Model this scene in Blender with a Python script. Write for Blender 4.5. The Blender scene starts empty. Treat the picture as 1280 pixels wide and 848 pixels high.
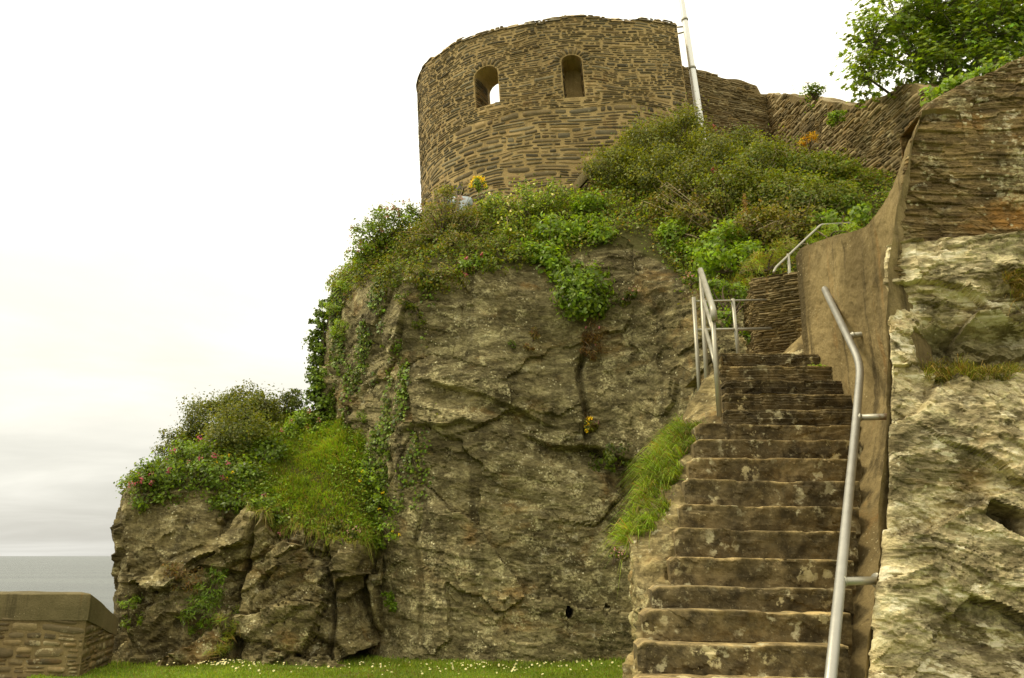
import bpy, bmesh, math, random
import numpy as np
from mathutils import Vector
from mathutils.bvhtree import BVHTree

S = bpy.context.scene
COL = S.collection
R = math.radians
PI = math.pi

# ------------------------------------------------------------------ camera, sky, sun, exposure
FPX, W_, H_ = 1000.0, 1280.0, 848.0
PITCH = R(15.16)
CP, SP = math.cos(PITCH), math.sin(PITCH)
EYE = np.array((0.0, 0.0, 1.6))
cam_d = bpy.data.cameras.new('camera')
cam = bpy.data.objects.new('camera', cam_d)
COL.objects.link(cam)
cam.location = EYE
cam.rotation_euler = (PI / 2 + PITCH, 0, 0)
cam_d.sensor_width = 36.0
cam_d.lens = 36.0 * FPX / W_
cam_d.clip_start = 0.05
cam_d.clip_end = 40000
S.camera = cam

SUN_EL, SUN_AZ = R(52), R(-88)            # azimuth measured clockwise from +Y
sun_d = bpy.data.lights.new('sun', 'SUN')
sun_d.energy = 1.5
sun_d.angle = R(11)
sun_d.color = (1.0, 0.90, 0.66)
sun = bpy.data.objects.new('sun', sun_d)
COL.objects.link(sun)
sd = Vector((math.sin(SUN_AZ) * math.cos(SUN_EL), math.cos(SUN_AZ) * math.cos(SUN_EL), math.sin(SUN_EL)))
sun.rotation_euler = sd.to_track_quat('Z', 'Y').to_euler()

world = bpy.data.worlds.new('World')
S.world = world
world.use_nodes = True
S.view_settings.view_transform = 'Standard'
S.view_settings.look = 'None'
S.view_settings.gamma = 1.0
S.view_settings.use_curve_mapping = False
S.view_settings.exposure = 0.62


class NT:
    """tiny helper for node trees"""
    def __init__(self, nt):
        self.nt = nt

    def __call__(self, kind, out=0, props=None, **ins):
        n = self.nt.nodes.new('ShaderNode' + kind)
        for k, v in (props or {}).items():
            setattr(n, k, v)
        for k, v in ins.items():
            if k[0] == 'i' and k[1:].isdigit():
                s = n.inputs[int(k[1:])]
            else:
                s = n.inputs[k.replace('_', ' ')]
            if isinstance(v, bpy.types.NodeSocket):
                self.nt.links.new(v, s)
            elif v is not None:
                if s.type == 'RGBA' and len(v) == 3:
                    v = (*v, 1)
                s.default_value = v
        return n.outputs[out]

    def math(self, op, a, b=0.0, c=None, clamp=False):
        kw = dict(i0=a, i1=b)
        if c is not None:
            kw['i2'] = c
        return self('Math', props=dict(operation=op, use_clamp=clamp), **kw)

    def mix(self, f, a, b, blend='MIX'):
        n = self.nt.nodes.new('ShaderNodeMix')
        n.data_type = 'RGBA'
        n.blend_type = blend
        for i, v in ((0, f), (6, a), (7, b)):
            s = n.inputs[i]
            if isinstance(v, bpy.types.NodeSocket):
                self.nt.links.new(v, s)
            else:
                s.default_value = (*v, 1) if i > 0 and len(v) == 3 else v
        return n.outputs[2]

    def ramp(self, f, *stops):
        n = self.nt.nodes.new('ShaderNodeValToRGB')
        self.nt.links.new(f, n.inputs[0])
        cr = n.color_ramp
        while len(cr.elements) < len(stops):
            cr.elements.new(0.5)
        for e, (p, c) in zip(cr.elements, stops):
            e.position = p
            e.color = (c, c, c, 1) if not isinstance(c, tuple) else (*c, 1)
        return n.outputs[0]

    def step(self, f, a, b):
        return self('MapRange', props=dict(interpolation_type='SMOOTHSTEP'), Value=f, From_Min=a, From_Max=b)

    def map(self, vec, scale=(1, 1, 1), rot=(0, 0, 0), loc=(0, 0, 0)):
        return self('Mapping', Vector=vec, Scale=scale, Rotation=rot, Location=loc)

    def noise_c(self, vec, scale):
        return self('TexNoise', out=1, Vector=vec, Scale=scale, Detail=3.0)

    def noise(self, vec, scale, detail=4, rough=0.55, dist=0.0):
        return self('TexNoise', Vector=vec, Scale=scale, Detail=detail, Roughness=rough, Distortion=dist)


# sky: Nishita under a nearly closed, slightly warm deck of cloud, brightest overhead
n = NT(world.node_tree)
world.node_tree.nodes.clear()
sky = world.node_tree.nodes.new('ShaderNodeTexSky')
sky.sky_type = 'NISHITA'
sky.sun_disc = False
sky.sun_elevation = SUN_EL
sky.sun_rotation = SUN_AZ
sky.air_density = 1.0
sky.dust_density = 2.0
gen = n('TexCoord', out=0)
sep = world.node_tree.nodes.new('ShaderNodeSeparateXYZ')
world.node_tree.links.new(gen, sep.inputs[0])
zc = n.math('MAXIMUM', sep.outputs[2], 0.0)
# project the direction on a cloud deck, so bands flatten towards the horizon
den = n.math('ADD', zc, 0.10)
px_ = n.math('DIVIDE', sep.outputs[0], den)
py_ = n.math('DIVIDE', sep.outputs[1], den)
deck = n('CombineXYZ', X=px_, Y=py_, Z=0.0)
c1 = n.noise(n.map(deck, (0.55, 0.75, 1)), 1.0, 6, 0.55, 0.4)
c2 = n.noise(n.map(deck, (0.22, 0.35, 1), loc=(3, 1, 0)), 1.0, 3, 0.5)
cl = n.math('ADD', n.math('MULTIPLY', c1, 0.6), n.math('MULTIPLY', c2, 0.4))
clm = n.step(cl, 0.34, 0.66)
elev = n('MapRange', Value=zc, From_Min=0.0, From_Max=0.6)
low = n.mix(clm, (4.1, 4.0, 3.6), (5.6, 5.5, 5.0))
high = n.mix(clm, (11.0, 10.5, 8.7), (14.0, 13.4, 11.2))
cloudcol = n.mix(elev, low, high)
# the cloud is brightest round the hidden sun and duller on the far side of the sky
dt = world.node_tree.nodes.new('ShaderNodeVectorMath')
dt.operation = 'DOT_PRODUCT'
world.node_tree.links.new(gen, dt.inputs[0])
dt.inputs[1].default_value = (math.sin(SUN_AZ) * math.cos(SUN_EL), math.cos(SUN_AZ) * math.cos(SUN_EL), math.sin(SUN_EL))
glow = n.step(dt.outputs['Value'], -0.65, 0.15)
cloudcol = n.mix(1.0, cloudcol, n.mix(glow, (0.62, 0.62, 0.62), (1.0, 1.0, 1.0)), 'MULTIPLY')
cover = n.math('ADD', n.math('MULTIPLY', clm, 0.06), 0.93)
skyc = n.mix(cover, sky.outputs[0], cloudcol)
bg = n('Background', Color=skyc, Strength=0.1)
wo = world.node_tree.nodes.new('ShaderNodeOutputWorld')
world.node_tree.links.new(bg, wo.inputs[0])


# ------------------------------------------------------------------ picture measurements -> places
def P(px, py, Y):
    """the point at forward distance Y that the photograph shows at (px, py)"""
    xc, yc = (px - 640.0) / FPX, (424.0 - py) / FPX
    d = np.array((xc, CP - yc * SP, SP + yc * CP))
    return EYE + d * (Y / d[1])


# ------------------------------------------------------------------ numpy noise
def _h(ix, iy, iz, seed):
    x = (ix.astype(np.int64) * 374761393 + iy.astype(np.int64) * 668265263 + iz.astype(np.int64) * 2147483647 * 3 + seed * 1274126177) & 0xFFFFFFFF
    x = ((x ^ (x >> 13)) * 1274126177) & 0xFFFFFFFF
    x = ((x ^ (x >> 16)) * 2246822519) & 0xFFFFFFFF
    return ((x ^ (x >> 15)) & 0xFFFFFF) / float(0xFFFFFF)


def vn(p, seed=0):
    i = np.floor(p).astype(np.int64)
    f = p - i
    f = f * f * f * (f * (f * 6 - 15) + 10)
    r = 0
    for dx in (0, 1):
        wx = f[:, 0] if dx else 1 - f[:, 0]
        for dy in (0, 1):
            wy = f[:, 1] if dy else 1 - f[:, 1]
            for dz in (0, 1):
                wz = f[:, 2] if dz else 1 - f[:, 2]
                r = r + wx * wy * wz * _h(i[:, 0] + dx, i[:, 1] + dy, i[:, 2] + dz, seed)
    return r * 2 - 1


def fbm(p, seed=0, oct=4, gain=0.5):
    a, r, t = 1.0, 0, 0
    p = np.asarray(p, float)
    for o in range(oct):
        r = r + a * vn(p + o * 17.3, seed + o)
        t += a
        a *= gain
        p = p * 2.03
    return r / t * 1.6


def cells(p, seed=0):
    """nearest jittered cell: offset from its centre, three random numbers of it, F2-F1"""
    i = np.floor(p).astype(np.int64)
    best = np.full(len(p), 1e9)
    second = best.copy()
    off = np.zeros_like(p)
    rnd = np.zeros_like(p)
    for dx in (-1, 0, 1):
        for dy in (-1, 0, 1):
            for dz in (-1, 0, 1):
                a, b, c = i[:, 0] + dx, i[:, 1] + dy, i[:, 2] + dz
                q = np.stack((a + _h(a, b, c, seed), b + _h(a, b, c, seed + 1), c + _h(a, b, c, seed + 2)), 1)
                d = p - q
                dd = (d * d).sum(1)
                m = dd < best
                second = np.where(m, best, np.minimum(second, dd))
                best = np.where(m, dd, best)
                off[m] = d[m]
                rr = np.stack((_h(a, b, c, seed + 3), _h(a, b, c, seed + 4), _h(a, b, c, seed + 5)), 1)
                rnd[m] = rr[m]
    return off, rnd, np.sqrt(second) - np.sqrt(best)


def sstep(a, b, x):
    t = np.clip((x - a) / (b - a), 0, 1)
    return t * t * (3 - 2 * t)


# ------------------------------------------------------------------ mesh collecting
ORIG = {}


class MB:
    """collects vertices, faces and one colour per vertex; build() links ONE object"""
    def __init__(self):
        self.v, self.q, self.t, self.c = [], [], [], []
        self.n = 0

    def add(self, v, quads=None, tris=None, col=(1, 1, 1)):
        v = np.asarray(v, float).reshape(-1, 3)
        if quads is not None and len(quads):
            self.q.append(np.asarray(quads, np.int64).reshape(-1, 4) + self.n)
        if tris is not None and len(tris):
            self.t.append(np.asarray(tris, np.int64).reshape(-1, 3) + self.n)
        c = np.asarray(col, float)
        if c.ndim == 1:
            c = np.tile(c, (len(v), 1))
        self.v.append(v)
        self.c.append(c)
        self.n += len(v)
        return self

    def tube(self, pts, rad, seg=8, caps=True, col=(1, 1, 1)):
        pts = np.asarray(pts, float)
        m = len(pts)
        rad = np.broadcast_to(np.asarray(rad, float), (m,))
        tan = np.gradient(pts, axis=0)
        tan /= np.linalg.norm(tan, axis=1)[:, None] + 1e-12
        up = np.array((0, 0, 1.0)) if abs(tan[0, 2]) < 0.9 else np.array((1.0, 0, 0))
        rings = []
        s = np.cross(tan[0], up)
        for k in range(m):
            s = s - tan[k] * s.dot(tan[k])
            s /= np.linalg.norm(s) + 1e-12
            b = np.cross(tan[k], s)
            a = np.arange(seg) / seg * 2 * PI
            rings.append(pts[k] + rad[k] * (np.cos(a)[:, None] * s + np.sin(a)[:, None] * b))
        v = np.concatenate(rings)
        i = np.arange(m - 1)[:, None] * seg
        j = np.arange(seg)[None]
        jn = (j + 1) % seg
        q = np.stack((i + j, i + jn, i + seg + jn, i + seg + j), -1).reshape(-1, 4)
        t = []
        if caps:
            v = np.concatenate((v, pts[:1], pts[-1:]))
            for k in range(seg):
                t.append((m * seg, (k + 1) % seg, k))
                t.append((m * seg + 1, (m - 1) * seg + k, (m - 1) * seg + (k + 1) % seg))
        return self.add(v, q, t, col)

    def grid(self, G, col=(1, 1, 1), flip=False, closed=False):
        a, b = G.shape[:2]
        i = np.arange(a - 1)[:, None]
        j = np.arange(b if closed else b - 1)[None]
        jn = (j + 1) % b
        q = np.stack((i * b + j, i * b + jn, (i + 1) * b + jn, (i + 1) * b + j), -1).reshape(-1, 4)
        if flip:
            q = q[:, ::-1]
        c = np.asarray(col, float)
        return self.add(G.reshape(-1, 3), q, None, c.reshape(-1, 3) if c.ndim > 1 else c)

    def build(self, name, mat, parent=None, smooth=True, loc=None):
        v = np.concatenate(self.v)
        o0 = np.zeros(3)
        if parent is not None:
            o0 = ORIG[parent.name]
        elif loc is not None:
            o0 = np.asarray(loc, float)
        v = v - o0
        me = bpy.data.meshes.new(name)
        q = np.concatenate(self.q) if self.q else np.zeros((0, 4), np.int64)
        t = np.concatenate(self.t) if self.t else np.zeros((0, 3), np.int64)
        me.vertices.add(len(v))
        me.vertices.foreach_set('co', v.astype(np.float32).ravel())
        nl = q.size + t.size
        me.loops.add(nl)
        me.loops.foreach_set('vertex_index', np.concatenate((q.ravel(), t.ravel())).astype(np.int32))
        me.polygons.add(len(q) + len(t))
        st = np.concatenate((np.arange(len(q)) * 4, q.size + np.arange(len(t)) * 3))
        me.polygons.foreach_set('loop_start', st.astype(np.int32))
        me.update(calc_edges=True)
        me.polygons.foreach_set('use_smooth', np.full(len(q) + len(t), bool(smooth)))
        ca = me.attributes.new('col', 'FLOAT_COLOR', 'POINT')
        c = np.concatenate(self.c)
        ca.data.foreach_set('color', np.concatenate((c, np.ones((len(c), 1))), 1).astype(np.float32).ravel())
        me.validate()
        o = bpy.data.objects.new(name, me)
        if isinstance(mat, (list, tuple)):
            for m_ in mat:
                me.materials.append(m_)
        else:
            me.materials.append(mat)
        COL.objects.link(o)
        if parent is not None:
            o.parent = parent
        elif loc is not None:
            o.location = o0
        ORIG[o.name] = o0
        return o


def tag(o, label=None, cat=None, group=None, kind=None):
    for k, v in (('label', label), ('category', cat), ('group', group), ('kind', kind)):
        if v:
            o[k] = v
    return o


def thing(name, label, cat, loc, group=None):
    o = bpy.data.objects.new(name, None)
    o.empty_display_size = 0.2
    o.location = loc
    COL.objects.link(o)
    ORIG[o.name] = np.asarray(loc, float)
    return tag(o, label, cat, group)


def catmull_w(n_, t):
    """weights (len(t), n_) of a Catmull-Rom curve through n_ knots, t in 0..n_-1"""
    Wm = np.zeros((len(t), n_))
    k = np.clip(np.floor(t).astype(int), 0, n_ - 2)
    f = t - k
    w = ((-f + 2 * f**2 - f**3) / 2, (2 - 5 * f**2 + 3 * f**3) / 2, (f + 4 * f**2 - 3 * f**3) / 2, (-f**2 + f**3) / 2)
    for o, ww in zip((-1, 0, 1, 2), w):
        np.add.at(Wm, (np.arange(len(t)), np.clip(k + o, 0, n_ - 1)), ww)
    return Wm


def even_t(net, axis, count):
    """parameters along an axis of a control net, evenly spaced in length"""
    d = np.linalg.norm(np.diff(net, axis=axis), axis=2)
    d = d.max(axis=1 - axis) * 0.5 + d.mean(axis=1 - axis) * 0.5
    L = np.concatenate(([0], np.cumsum(d)))
    return np.interp(np.linspace(0, L[-1], count), L, np.arange(len(L)))


def surf(net, rows, cols, linear_rows=False):
    net = np.asarray(net, float)
    tr, tc = even_t(net, 0, rows), even_t(net, 1, cols)
    Wr, Wc = catmull_w(net.shape[0], tr), catmull_w(net.shape[1], tc)
    return np.einsum('ra,abx,cb->rcx', Wr, net, Wc), tr, tc


def gnormals(G):
    du = np.gradient(G, axis=1)
    dv = np.gradient(G, axis=0)
    nn = np.cross(du, dv)
    return nn / (np.linalg.norm(nn, axis=2)[..., None] + 1e-12)


def rock(G, seed, big=0.22, facet=0.16, small=0.05, layer=0.07, fine=0.022, thick=0.16, tilt=(0.15, 0.0), N=None, mask=None, groove=0.05, warp=0.22, fold=0.16, bedded=(-0.1, 0.5), chip=0.03, turn=0.35, fscale=1.0):
    """push a smooth surface out into broken, bedded rock; returns the new grid"""
    sh = G.shape
    p = G.reshape(-1, 3)
    N = gnormals(G).reshape(-1, 3) if N is None else N.reshape(-1, 3)
    w = np.stack((fbm(p * 0.7, seed + 40, 4), fbm(p * 0.7, seed + 50, 4), fbm(p * 0.7, seed + 60, 4)), 1)
    w2 = np.stack((fbm(p * 2.5, seed + 41, 3), fbm(p * 2.5, seed + 51, 3), fbm(p * 2.5, seed + 61, 3)), 1)
    q = p + w * warp + w2 * 0.05
    ca, sa = math.cos(turn), math.sin(turn)
    qx, qz = q[:, 0] * ca - q[:, 2] * sa, q[:, 0] * sa + q[:, 2] * ca
    d = big * fbm(p * 0.42, seed, 3)
    # large fracture planes, with open joints along some of their edges
    off, rnd, e = cells(np.stack((qx * 0.62, q[:, 1] * 0.7, qz * 0.95), 1) * fscale, seed + 7)
    gm = sstep(-0.1, 0.4, fbm(p * 0.55 + 3, seed + 21, 3))
    d += facet * (((rnd - 0.5) * 2.2 * off).sum(1) + (rnd[:, 0] - 0.5) * 0.8) - groove * gm * (1 - sstep(0.0, 0.035, e))
    # broken blocks
    off, rnd, e = cells(np.stack((qx * 1.9, q[:, 1] * 2.0, qz * 3.4), 1), seed + 17)
    m2 = sstep(-0.05, 0.4, fbm(p * 0.6, seed + 23, 3))
    d += small * m2 * (((rnd - 0.5) * 2.2 * off).sum(1) + (rnd[:, 1] - 0.5) * 1.1) - 0.5 * groove * m2 * gm * (1 - sstep(0.0, 0.05, e))
    # bedding: sheets of uneven thickness that end abruptly
    for th_, am_, sd_ in ((thick, layer, 3), (thick * 0.37, layer * 0.45, 33)):
        s = (p[:, 2] + tilt[0] * p[:, 0] + tilt[1] * p[:, 1] + fold * w[:, 0] + 0.015 * w2[:, 1]) / th_
        li = np.floor(s)
        f = s - li
        ln = 1.1 / (th_ / 0.15) ** 0.5
        blk = np.floor((p[:, 0] + p[:, 1] * 0.6 + 0.12 * w2[:, 0]) * ln + _h(li, li * 0, li * 0, seed + sd_) * 9)
        r1 = _h(li, blk, li * 0 + 3, seed + sd_ + 2)
        m3 = sstep(bedded[0], bedded[1], fbm(p * np.array((0.45, 0.45, 0.8)) + 9 + sd_, seed + 31, 3))
        d += am_ * m3 * ((r1 - 0.5) * 1.5 + (0.5 - f) * 0.35 - 0.45 * (1 - sstep(0, 0.10, f)))
    # chips
    qc = p + w * 0.10
    off, rnd, e = cells(np.stack((qc[:, 0] * 4.5 - qc[:, 2] * 1.5, qc[:, 1] * 4.5, qc[:, 2] * 8.0 + qc[:, 0] * tilt[0] * 8), 1), seed + 27)
    mc = sstep(-0.2, 0.35, fbm(p * 0.9 + 7, seed + 29, 3))
    d += chip * mc * (((rnd - 0.5) * 2.0 * off).sum(1) + (rnd[:, 1] - 0.5) * 0.5)
    off, rnd, e = cells(np.stack((qc[:, 0] * 12.0, qc[:, 1] * 12.0, qc[:, 2] * 20.0), 1), seed + 37)
    d += chip * 0.30 * (((rnd - 0.5) * 2.0 * off).sum(1) + (rnd[:, 1] - 0.5) * 0.7)
    d += fine * fbm(p * np.array((7, 7, 11)), seed + 77, 4, 0.62)
    if mask is not None:
        d = d * mask.reshape(-1)
    return (p + N * d[:, None]).reshape(sh)


BV = {}


def bvh_grid(G, k=2):
    Gs = G[::k, ::k]
    r_, c_ = Gs.shape[:2]
    i = (np.arange(r_ - 1)[:, None] * c_ + np.arange(c_ - 1)[None]).ravel()
    F = np.stack((i, i + 1, i + c_ + 1, i + c_), 1)
    return BVHTree.FromPolygons([tuple(v) for v in Gs.reshape(-1, 3)], [tuple(f) for f in F])


def hit(bv, px, py):
    xc, yc = (px - 640.0) / FPX, (424.0 - py) / FPX
    d = Vector((xc, CP - yc * SP, SP + yc * CP)).normalized()
    h = bv.ray_cast(Vector(EYE), d)
    if h[0] is None:
        return None
    return np.array(h[0]), np.array(h[1]) * (1 if h[1].dot(d) < 0 else -1)


# ------------------------------------------------------------------ materials
def new_mat(name):
    m = bpy.data.materials.new(name)
    m.use_nodes = True
    m.node_tree.nodes.clear()
    return m, NT(m.node_tree)


WARM = (1.07, 0.99, 0.76)


def finish(m, n, color, rough=0.85, bump=None, bump_d=0.02, bump_s=0.6, metallic=0.0, spec=0.3, warm=False):
    if warm:
        color = n.mix(1.0, color, WARM, 'MULTIPLY')
    kw = {}
    if bump is not None:
        kw['Normal'] = n('Bump', Height=bump, Distance=bump_d, Strength=bump_s)
    b = n('BsdfPrincipled', Base_Color=color, Roughness=rough, Metallic=metallic, Specular_IOR_Level=spec, **kw)
    o = m.node_tree.nodes.new('ShaderNodeOutputMaterial')
    m.node_tree.links.new(b, o.inputs[0])
    return m


def rock_mat(name, dark, mid, light, lich=0.5, white=0.25, ochre=0.3, tilt=0.12, soilcol=(0.085, 0.070, 0.028), stain=0.6, sscale=9.0, bdist=0.7, bscale=1.6, crust=0.0):
    m, n = new_mat(name)
    co = n('TexCoord', out=3)
    big = n.noise(co, 0.7, 5, 0.6, 0.3)
    bed = n.noise(n.map(co, (1.1, 1.1, sscale), (0, tilt, 0)), bscale, 7, 0.68, bdist)
    med = n.noise(co, 4.0, 6, 0.65)
    fin = n.noise(co, 26.0, 5, 0.65)
    c = n.mix(n.step(big, 0.36, 0.64), dark, mid)
    c = n.mix(n.math('MULTIPLY', n.step(bed, 0.44, 0.68), 0.6), c, light)
    c = n.mix(n.math('MULTIPLY', n.step(bed, 0.50, 0.33), 0.55), c, tuple(x * 0.5 for x in dark))
    # iron staining
    oc = n.noise(n.map(co, (1, 1, 1.6), loc=(7, 3, 1)), 1.1, 5, 0.6, 0.6)
    c = n.mix(n.math('MULTIPLY', n.step(oc, 0.54, 0.70), ochre), c, (0.26, 0.135, 0.035))
    # run-off staining, long in z
    st = n.noise(n.map(co, (2.6, 2.6, 0.32), loc=(2, 9, 4)), 1.0, 5, 0.65, 0.2)
    c = n.mix(n.math('MULTIPLY', n.step(st, 0.50, 0.68), stain), c, (0.045, 0.038, 0.022))
    # grey-green and white crust lichens
    l1 = n.math('MULTIPLY', n.step(med, 0.50, 0.62), n.step(n.noise(co, 0.9, 4, 0.6), 0.40, 0.60))
    l1 = n.math('MULTIPLY', l1, n.step(fin, 0.40, 0.55))
    c = n.mix(n.math('MULTIPLY', l1, lich), c, (0.42, 0.40, 0.27))
    w1 = n.math('MULTIPLY', n.step(n.noise(n.map(co, loc=(4, 4, 4)), 6.5, 6, 0.7), 0.575, 0.64), n.step(n.noise(n.map(co, loc=(1, 8, 3)), 1.3, 3, 0.6), 0.46, 0.62))
    c = n.mix(n.math('MULTIPLY', w1, white), c, (0.66, 0.65, 0.56))
    vs = n('TexVoronoi', out=0, props=dict(feature='F1'), Vector=co, Scale=16.0, Randomness=1.0)
    sp = n.math('MULTIPLY', n.step(vs, 0.28, 0.16), n.step(n.noise(co, 3.1, 3, 0.6), 0.52, 0.62))
    c = n.mix(n.math('MULTIPLY', sp, min(1, lich * 1.2)), c, (0.5, 0.49, 0.38))
    if crust:
        k1 = n.step(n.noise(n.map(co, (1.2, 1.2, 3.2), (0, tilt, 0), (6, 6, 2)), 1.5, 6, 0.68, 0.8), 0.50, 0.60)
        k1 = n.math('MULTIPLY', k1, n.step(n.noise(co, 13.0, 5, 0.7), 0.36, 0.54))
        c = n.mix(n.math('MULTIPLY', k1, crust), c, (0.075, 0.062, 0.034))
        k2 = n.step(n.noise(n.map(co, (1.0, 1.0, 2.6), (0, tilt, 0), (2, 7, 9)), 1.9, 6, 0.7, 0.5), 0.565, 0.625)
        c = n.mix(n.math('MULTIPLY', k2, crust), c, (0.80, 0.76, 0.66))
    # grain
    c = n.mix(0.55, c, n.mix(fin, (0.25, 0.24, 0.22), (1.0, 1.0, 1.0)), 'OVERLAY')
    # single chips and crystals of slate, each its own shade
    cw_ = n('VectorMath', props=dict(operation='ADD'), i0=n.map(co, (6.5, 6.5, 6.5 * min(sscale, 4) / 1.6), (0, tilt, 0)), i1=n.mix(1.0, n.noise_c(co, 5.0), (0.9, 0.9, 0.9), 'MULTIPLY'))
    v1 = n('TexVoronoi', out=1, Vector=cw_, Scale=1.0)
    v2 = n('TexVoronoi', out=1, Vector=cw_, Scale=3.3)
    ch = n.math('ADD', n.math('MULTIPLY', n('RGBToBW', Color=v1), 0.6), n.math('MULTIPLY', n('RGBToBW', Color=v2), 0.4))
    c = n.mix(0.42, c, n.mix(n.step(ch, 0.25, 0.75), (0.16, 0.155, 0.14), (0.84, 0.84, 0.82)), 'OVERLAY')
    # soil and moss where the mesh says so
    at = m.node_tree.nodes.new('ShaderNodeAttribute')
    at.attribute_name = 'col'
    sp_ = m.node_tree.nodes.new('ShaderNodeSeparateColor')
    m.node_tree.links.new(at.outputs[0], sp_.inputs[0])
    soil = n.mix(n.noise(co, 5.0, 4), soilcol, (0.06, 0.075, 0.02))
    c = n.mix(sp_.outputs[0], c, soil)
    h = n.math('ADD', n.math('MULTIPLY', bed, 1.0), n.math('MULTIPLY', fin, 0.45))
    h = n.math('ADD', h, n.math('MULTIPLY', med, 0.5))
    h = n.math('ADD', h, n.math('MULTIPLY', ch, 0.8))
    return finish(m, n, c, 0.9, h, 0.045, 0.9, spec=0.2, warm=True)


def stone_mat(name, lich=0.35, ochre=0.25, grain=0.6, bump=0.012, stretch=2.4, mottle=0.0):
    """single stones: tint from the mesh, weathered on top of it"""
    m, n = new_mat(name)
    co = n('TexCoord', out=3)
    at = m.node_tree.nodes.new('ShaderNodeAttribute')
    at.attribute_name = 'col'
    c = at.outputs[0]
    fin = n.noise(n.map(co, (1, 1, stretch)), 22, 6, 0.7)
    med = n.noise(co, 3.0, 5, 0.6)
    c = n.mix(grain, c, n.mix(fin, (0.12, 0.12, 0.12), (0.95, 0.95, 0.95)), 'OVERLAY')
    if mottle:
        mo = n.noise(n.map(co, loc=(5, 5, 5)), 5.5, 6, 0.68, 0.4)
        c = n.mix(mottle, c, n.mix(n.step(mo, 0.34, 0.66), (0.12, 0.115, 0.10), (0.86, 0.85, 0.82)), 'OVERLAY')
        sp_ = n.step(n.noise(n.map(co, loc=(1, 9, 2)), 34, 4, 0.7), 0.60, 0.68)
        c = n.mix(n.math('MULTIPLY', sp_, 0.5), c, (0.36, 0.32, 0.22))
    oc = n.math('MULTIPLY', n.step(n.noise(co, 1.1, 5, 0.6), 0.53, 0.67), n.step(n.noise(co, 9, 4, 0.6), 0.42, 0.6))
    c = n.mix(n.math('MULTIPLY', oc, ochre), c, (0.30, 0.16, 0.04))
    l1 = n.math('MULTIPLY', n.step(n.noise(n.map(co, loc=(3, 3, 3)), 7, 5, 0.65), 0.56, 0.64), n.step(med, 0.44, 0.6))
    c = n.mix(n.math('MULTIPLY', l1, lich), c, (0.50, 0.48, 0.37))
    st = n.noise(n.map(co, (1.6, 1.6, 0.35)), 1.0, 5, 0.6)
    c = n.mix(n.math('MULTIPLY', n.step(st, 0.52, 0.70), 0.45), c, (0.05, 0.042, 0.025))
    l2 = n.math('MULTIPLY', n.step(n.noise(n.map(co, loc=(8, 1, 5)), 4.2, 6, 0.68), 0.57, 0.62), n.step(n.noise(n.map(co, loc=(2, 5, 5)), 1.4, 3, 0.6), 0.46, 0.58))
    c = n.mix(n.math('MULTIPLY', l2, lich), c, (0.52, 0.47, 0.32))
    return finish(m, n, c, 0.88, n.math('ADD', fin, n.math('MULTIPLY', med, 0.6)), bump, 0.8, spec=0.25, warm=True)


def render_mat(name, a, b, streak=0.5):
    """lime render and concrete: trowelled, streaked by water, speckled"""
    m, n = new_mat(name)
    co = n('TexCoord', out=3)
    c = n.mix(n.step(n.noise(co, 1.3, 6, 0.62, 0.2), 0.35, 0.66), a, b)
    st = n.noise(n.map(co, (5.0, 5.0, 0.35)), 1.0, 6, 0.65, 0.2)
    c = n.mix(n.math('MULTIPLY', n.step(st, 0.50, 0.66), streak), c, tuple(x * 0.42 for x in a))
    rs = n.noise(n.map(co, (4.0, 4.0, 0.5), loc=(5, 2, 1)), 1.0, 5, 0.6, 0.5)
    c = n.mix(n.math('MULTIPLY', n.step(rs, 0.60, 0.72), 0.4), c, (0.26, 0.14, 0.045))
    fin = n.noise(co, 40, 5, 0.7)
    c = n.mix(0.5, c, n.mix(fin, (0.2, 0.2, 0.2), (0.9, 0.9, 0.9)), 'OVERLAY')
    vs = n('TexVoronoi', out=0, Vector=co, Scale=28.0)
    sp = n.math('MULTIPLY', n.step(vs, 0.22, 0.12), n.step(n.noise(co, 2.2, 4, 0.6), 0.5, 0.62))
    c = n.mix(n.math('MULTIPLY', sp, 0.7), c, (0.5, 0.45, 0.33))
    h = n.math('ADD', fin, n.math('MULTIPLY', n.noise(co, 6, 5, 0.6), 1.4))
    return finish(m, n, c, 0.9, h, 0.02, 0.7, spec=0.2, warm=True)


def leaf_mat(name, trans=0.42, rough=0.45, spec=0.35):
    m, n = new_mat(name)
    at = m.node_tree.nodes.new('ShaderNodeAttribute')
    at.attribute_name = 'col'
    co = n('TexCoord', out=3)
    c = n.mix(0.35, at.outputs[0], n.mix(n.noise(co, 30, 2), (0.2, 0.2, 0.2), (0.85, 0.85, 0.85)), 'OVERLAY')
    c = n.mix(1.0, c, (1.28, 1.26, 0.9), 'MULTIPLY')
    b = n('BsdfPrincipled', Base_Color=c, Roughness=rough, Specular_IOR_Level=spec)
    tr = n('BsdfTranslucent', Color=n.mix(1.0, c, (1.5, 1.4, 0.5), 'MULTIPLY'))
    mx = n('MixShader', Fac=trans, i1=b, i2=tr)
    o = m.node_tree.nodes.new('ShaderNodeOutputMaterial')
    m.node_tree.links.new(mx, o.inputs[0])
    return m


def attr_mat(name, rough=0.8, spec=0.2):
    m, n = new_mat(name)
    at = m.node_tree.nodes.new('ShaderNodeAttribute')
    at.attribute_name = 'col'
    co = n('TexCoord', out=3)
    c = n.mix(0.5, at.outputs[0], n.mix(n.noise(co, 18, 4, 0.65), (0.15, 0.15, 0.15), (0.9, 0.9, 0.9)), 'OVERLAY')
    return finish(m, n, c, rough, n.noise(co, 30, 4), 0.006, 0.6, spec=spec)


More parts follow.
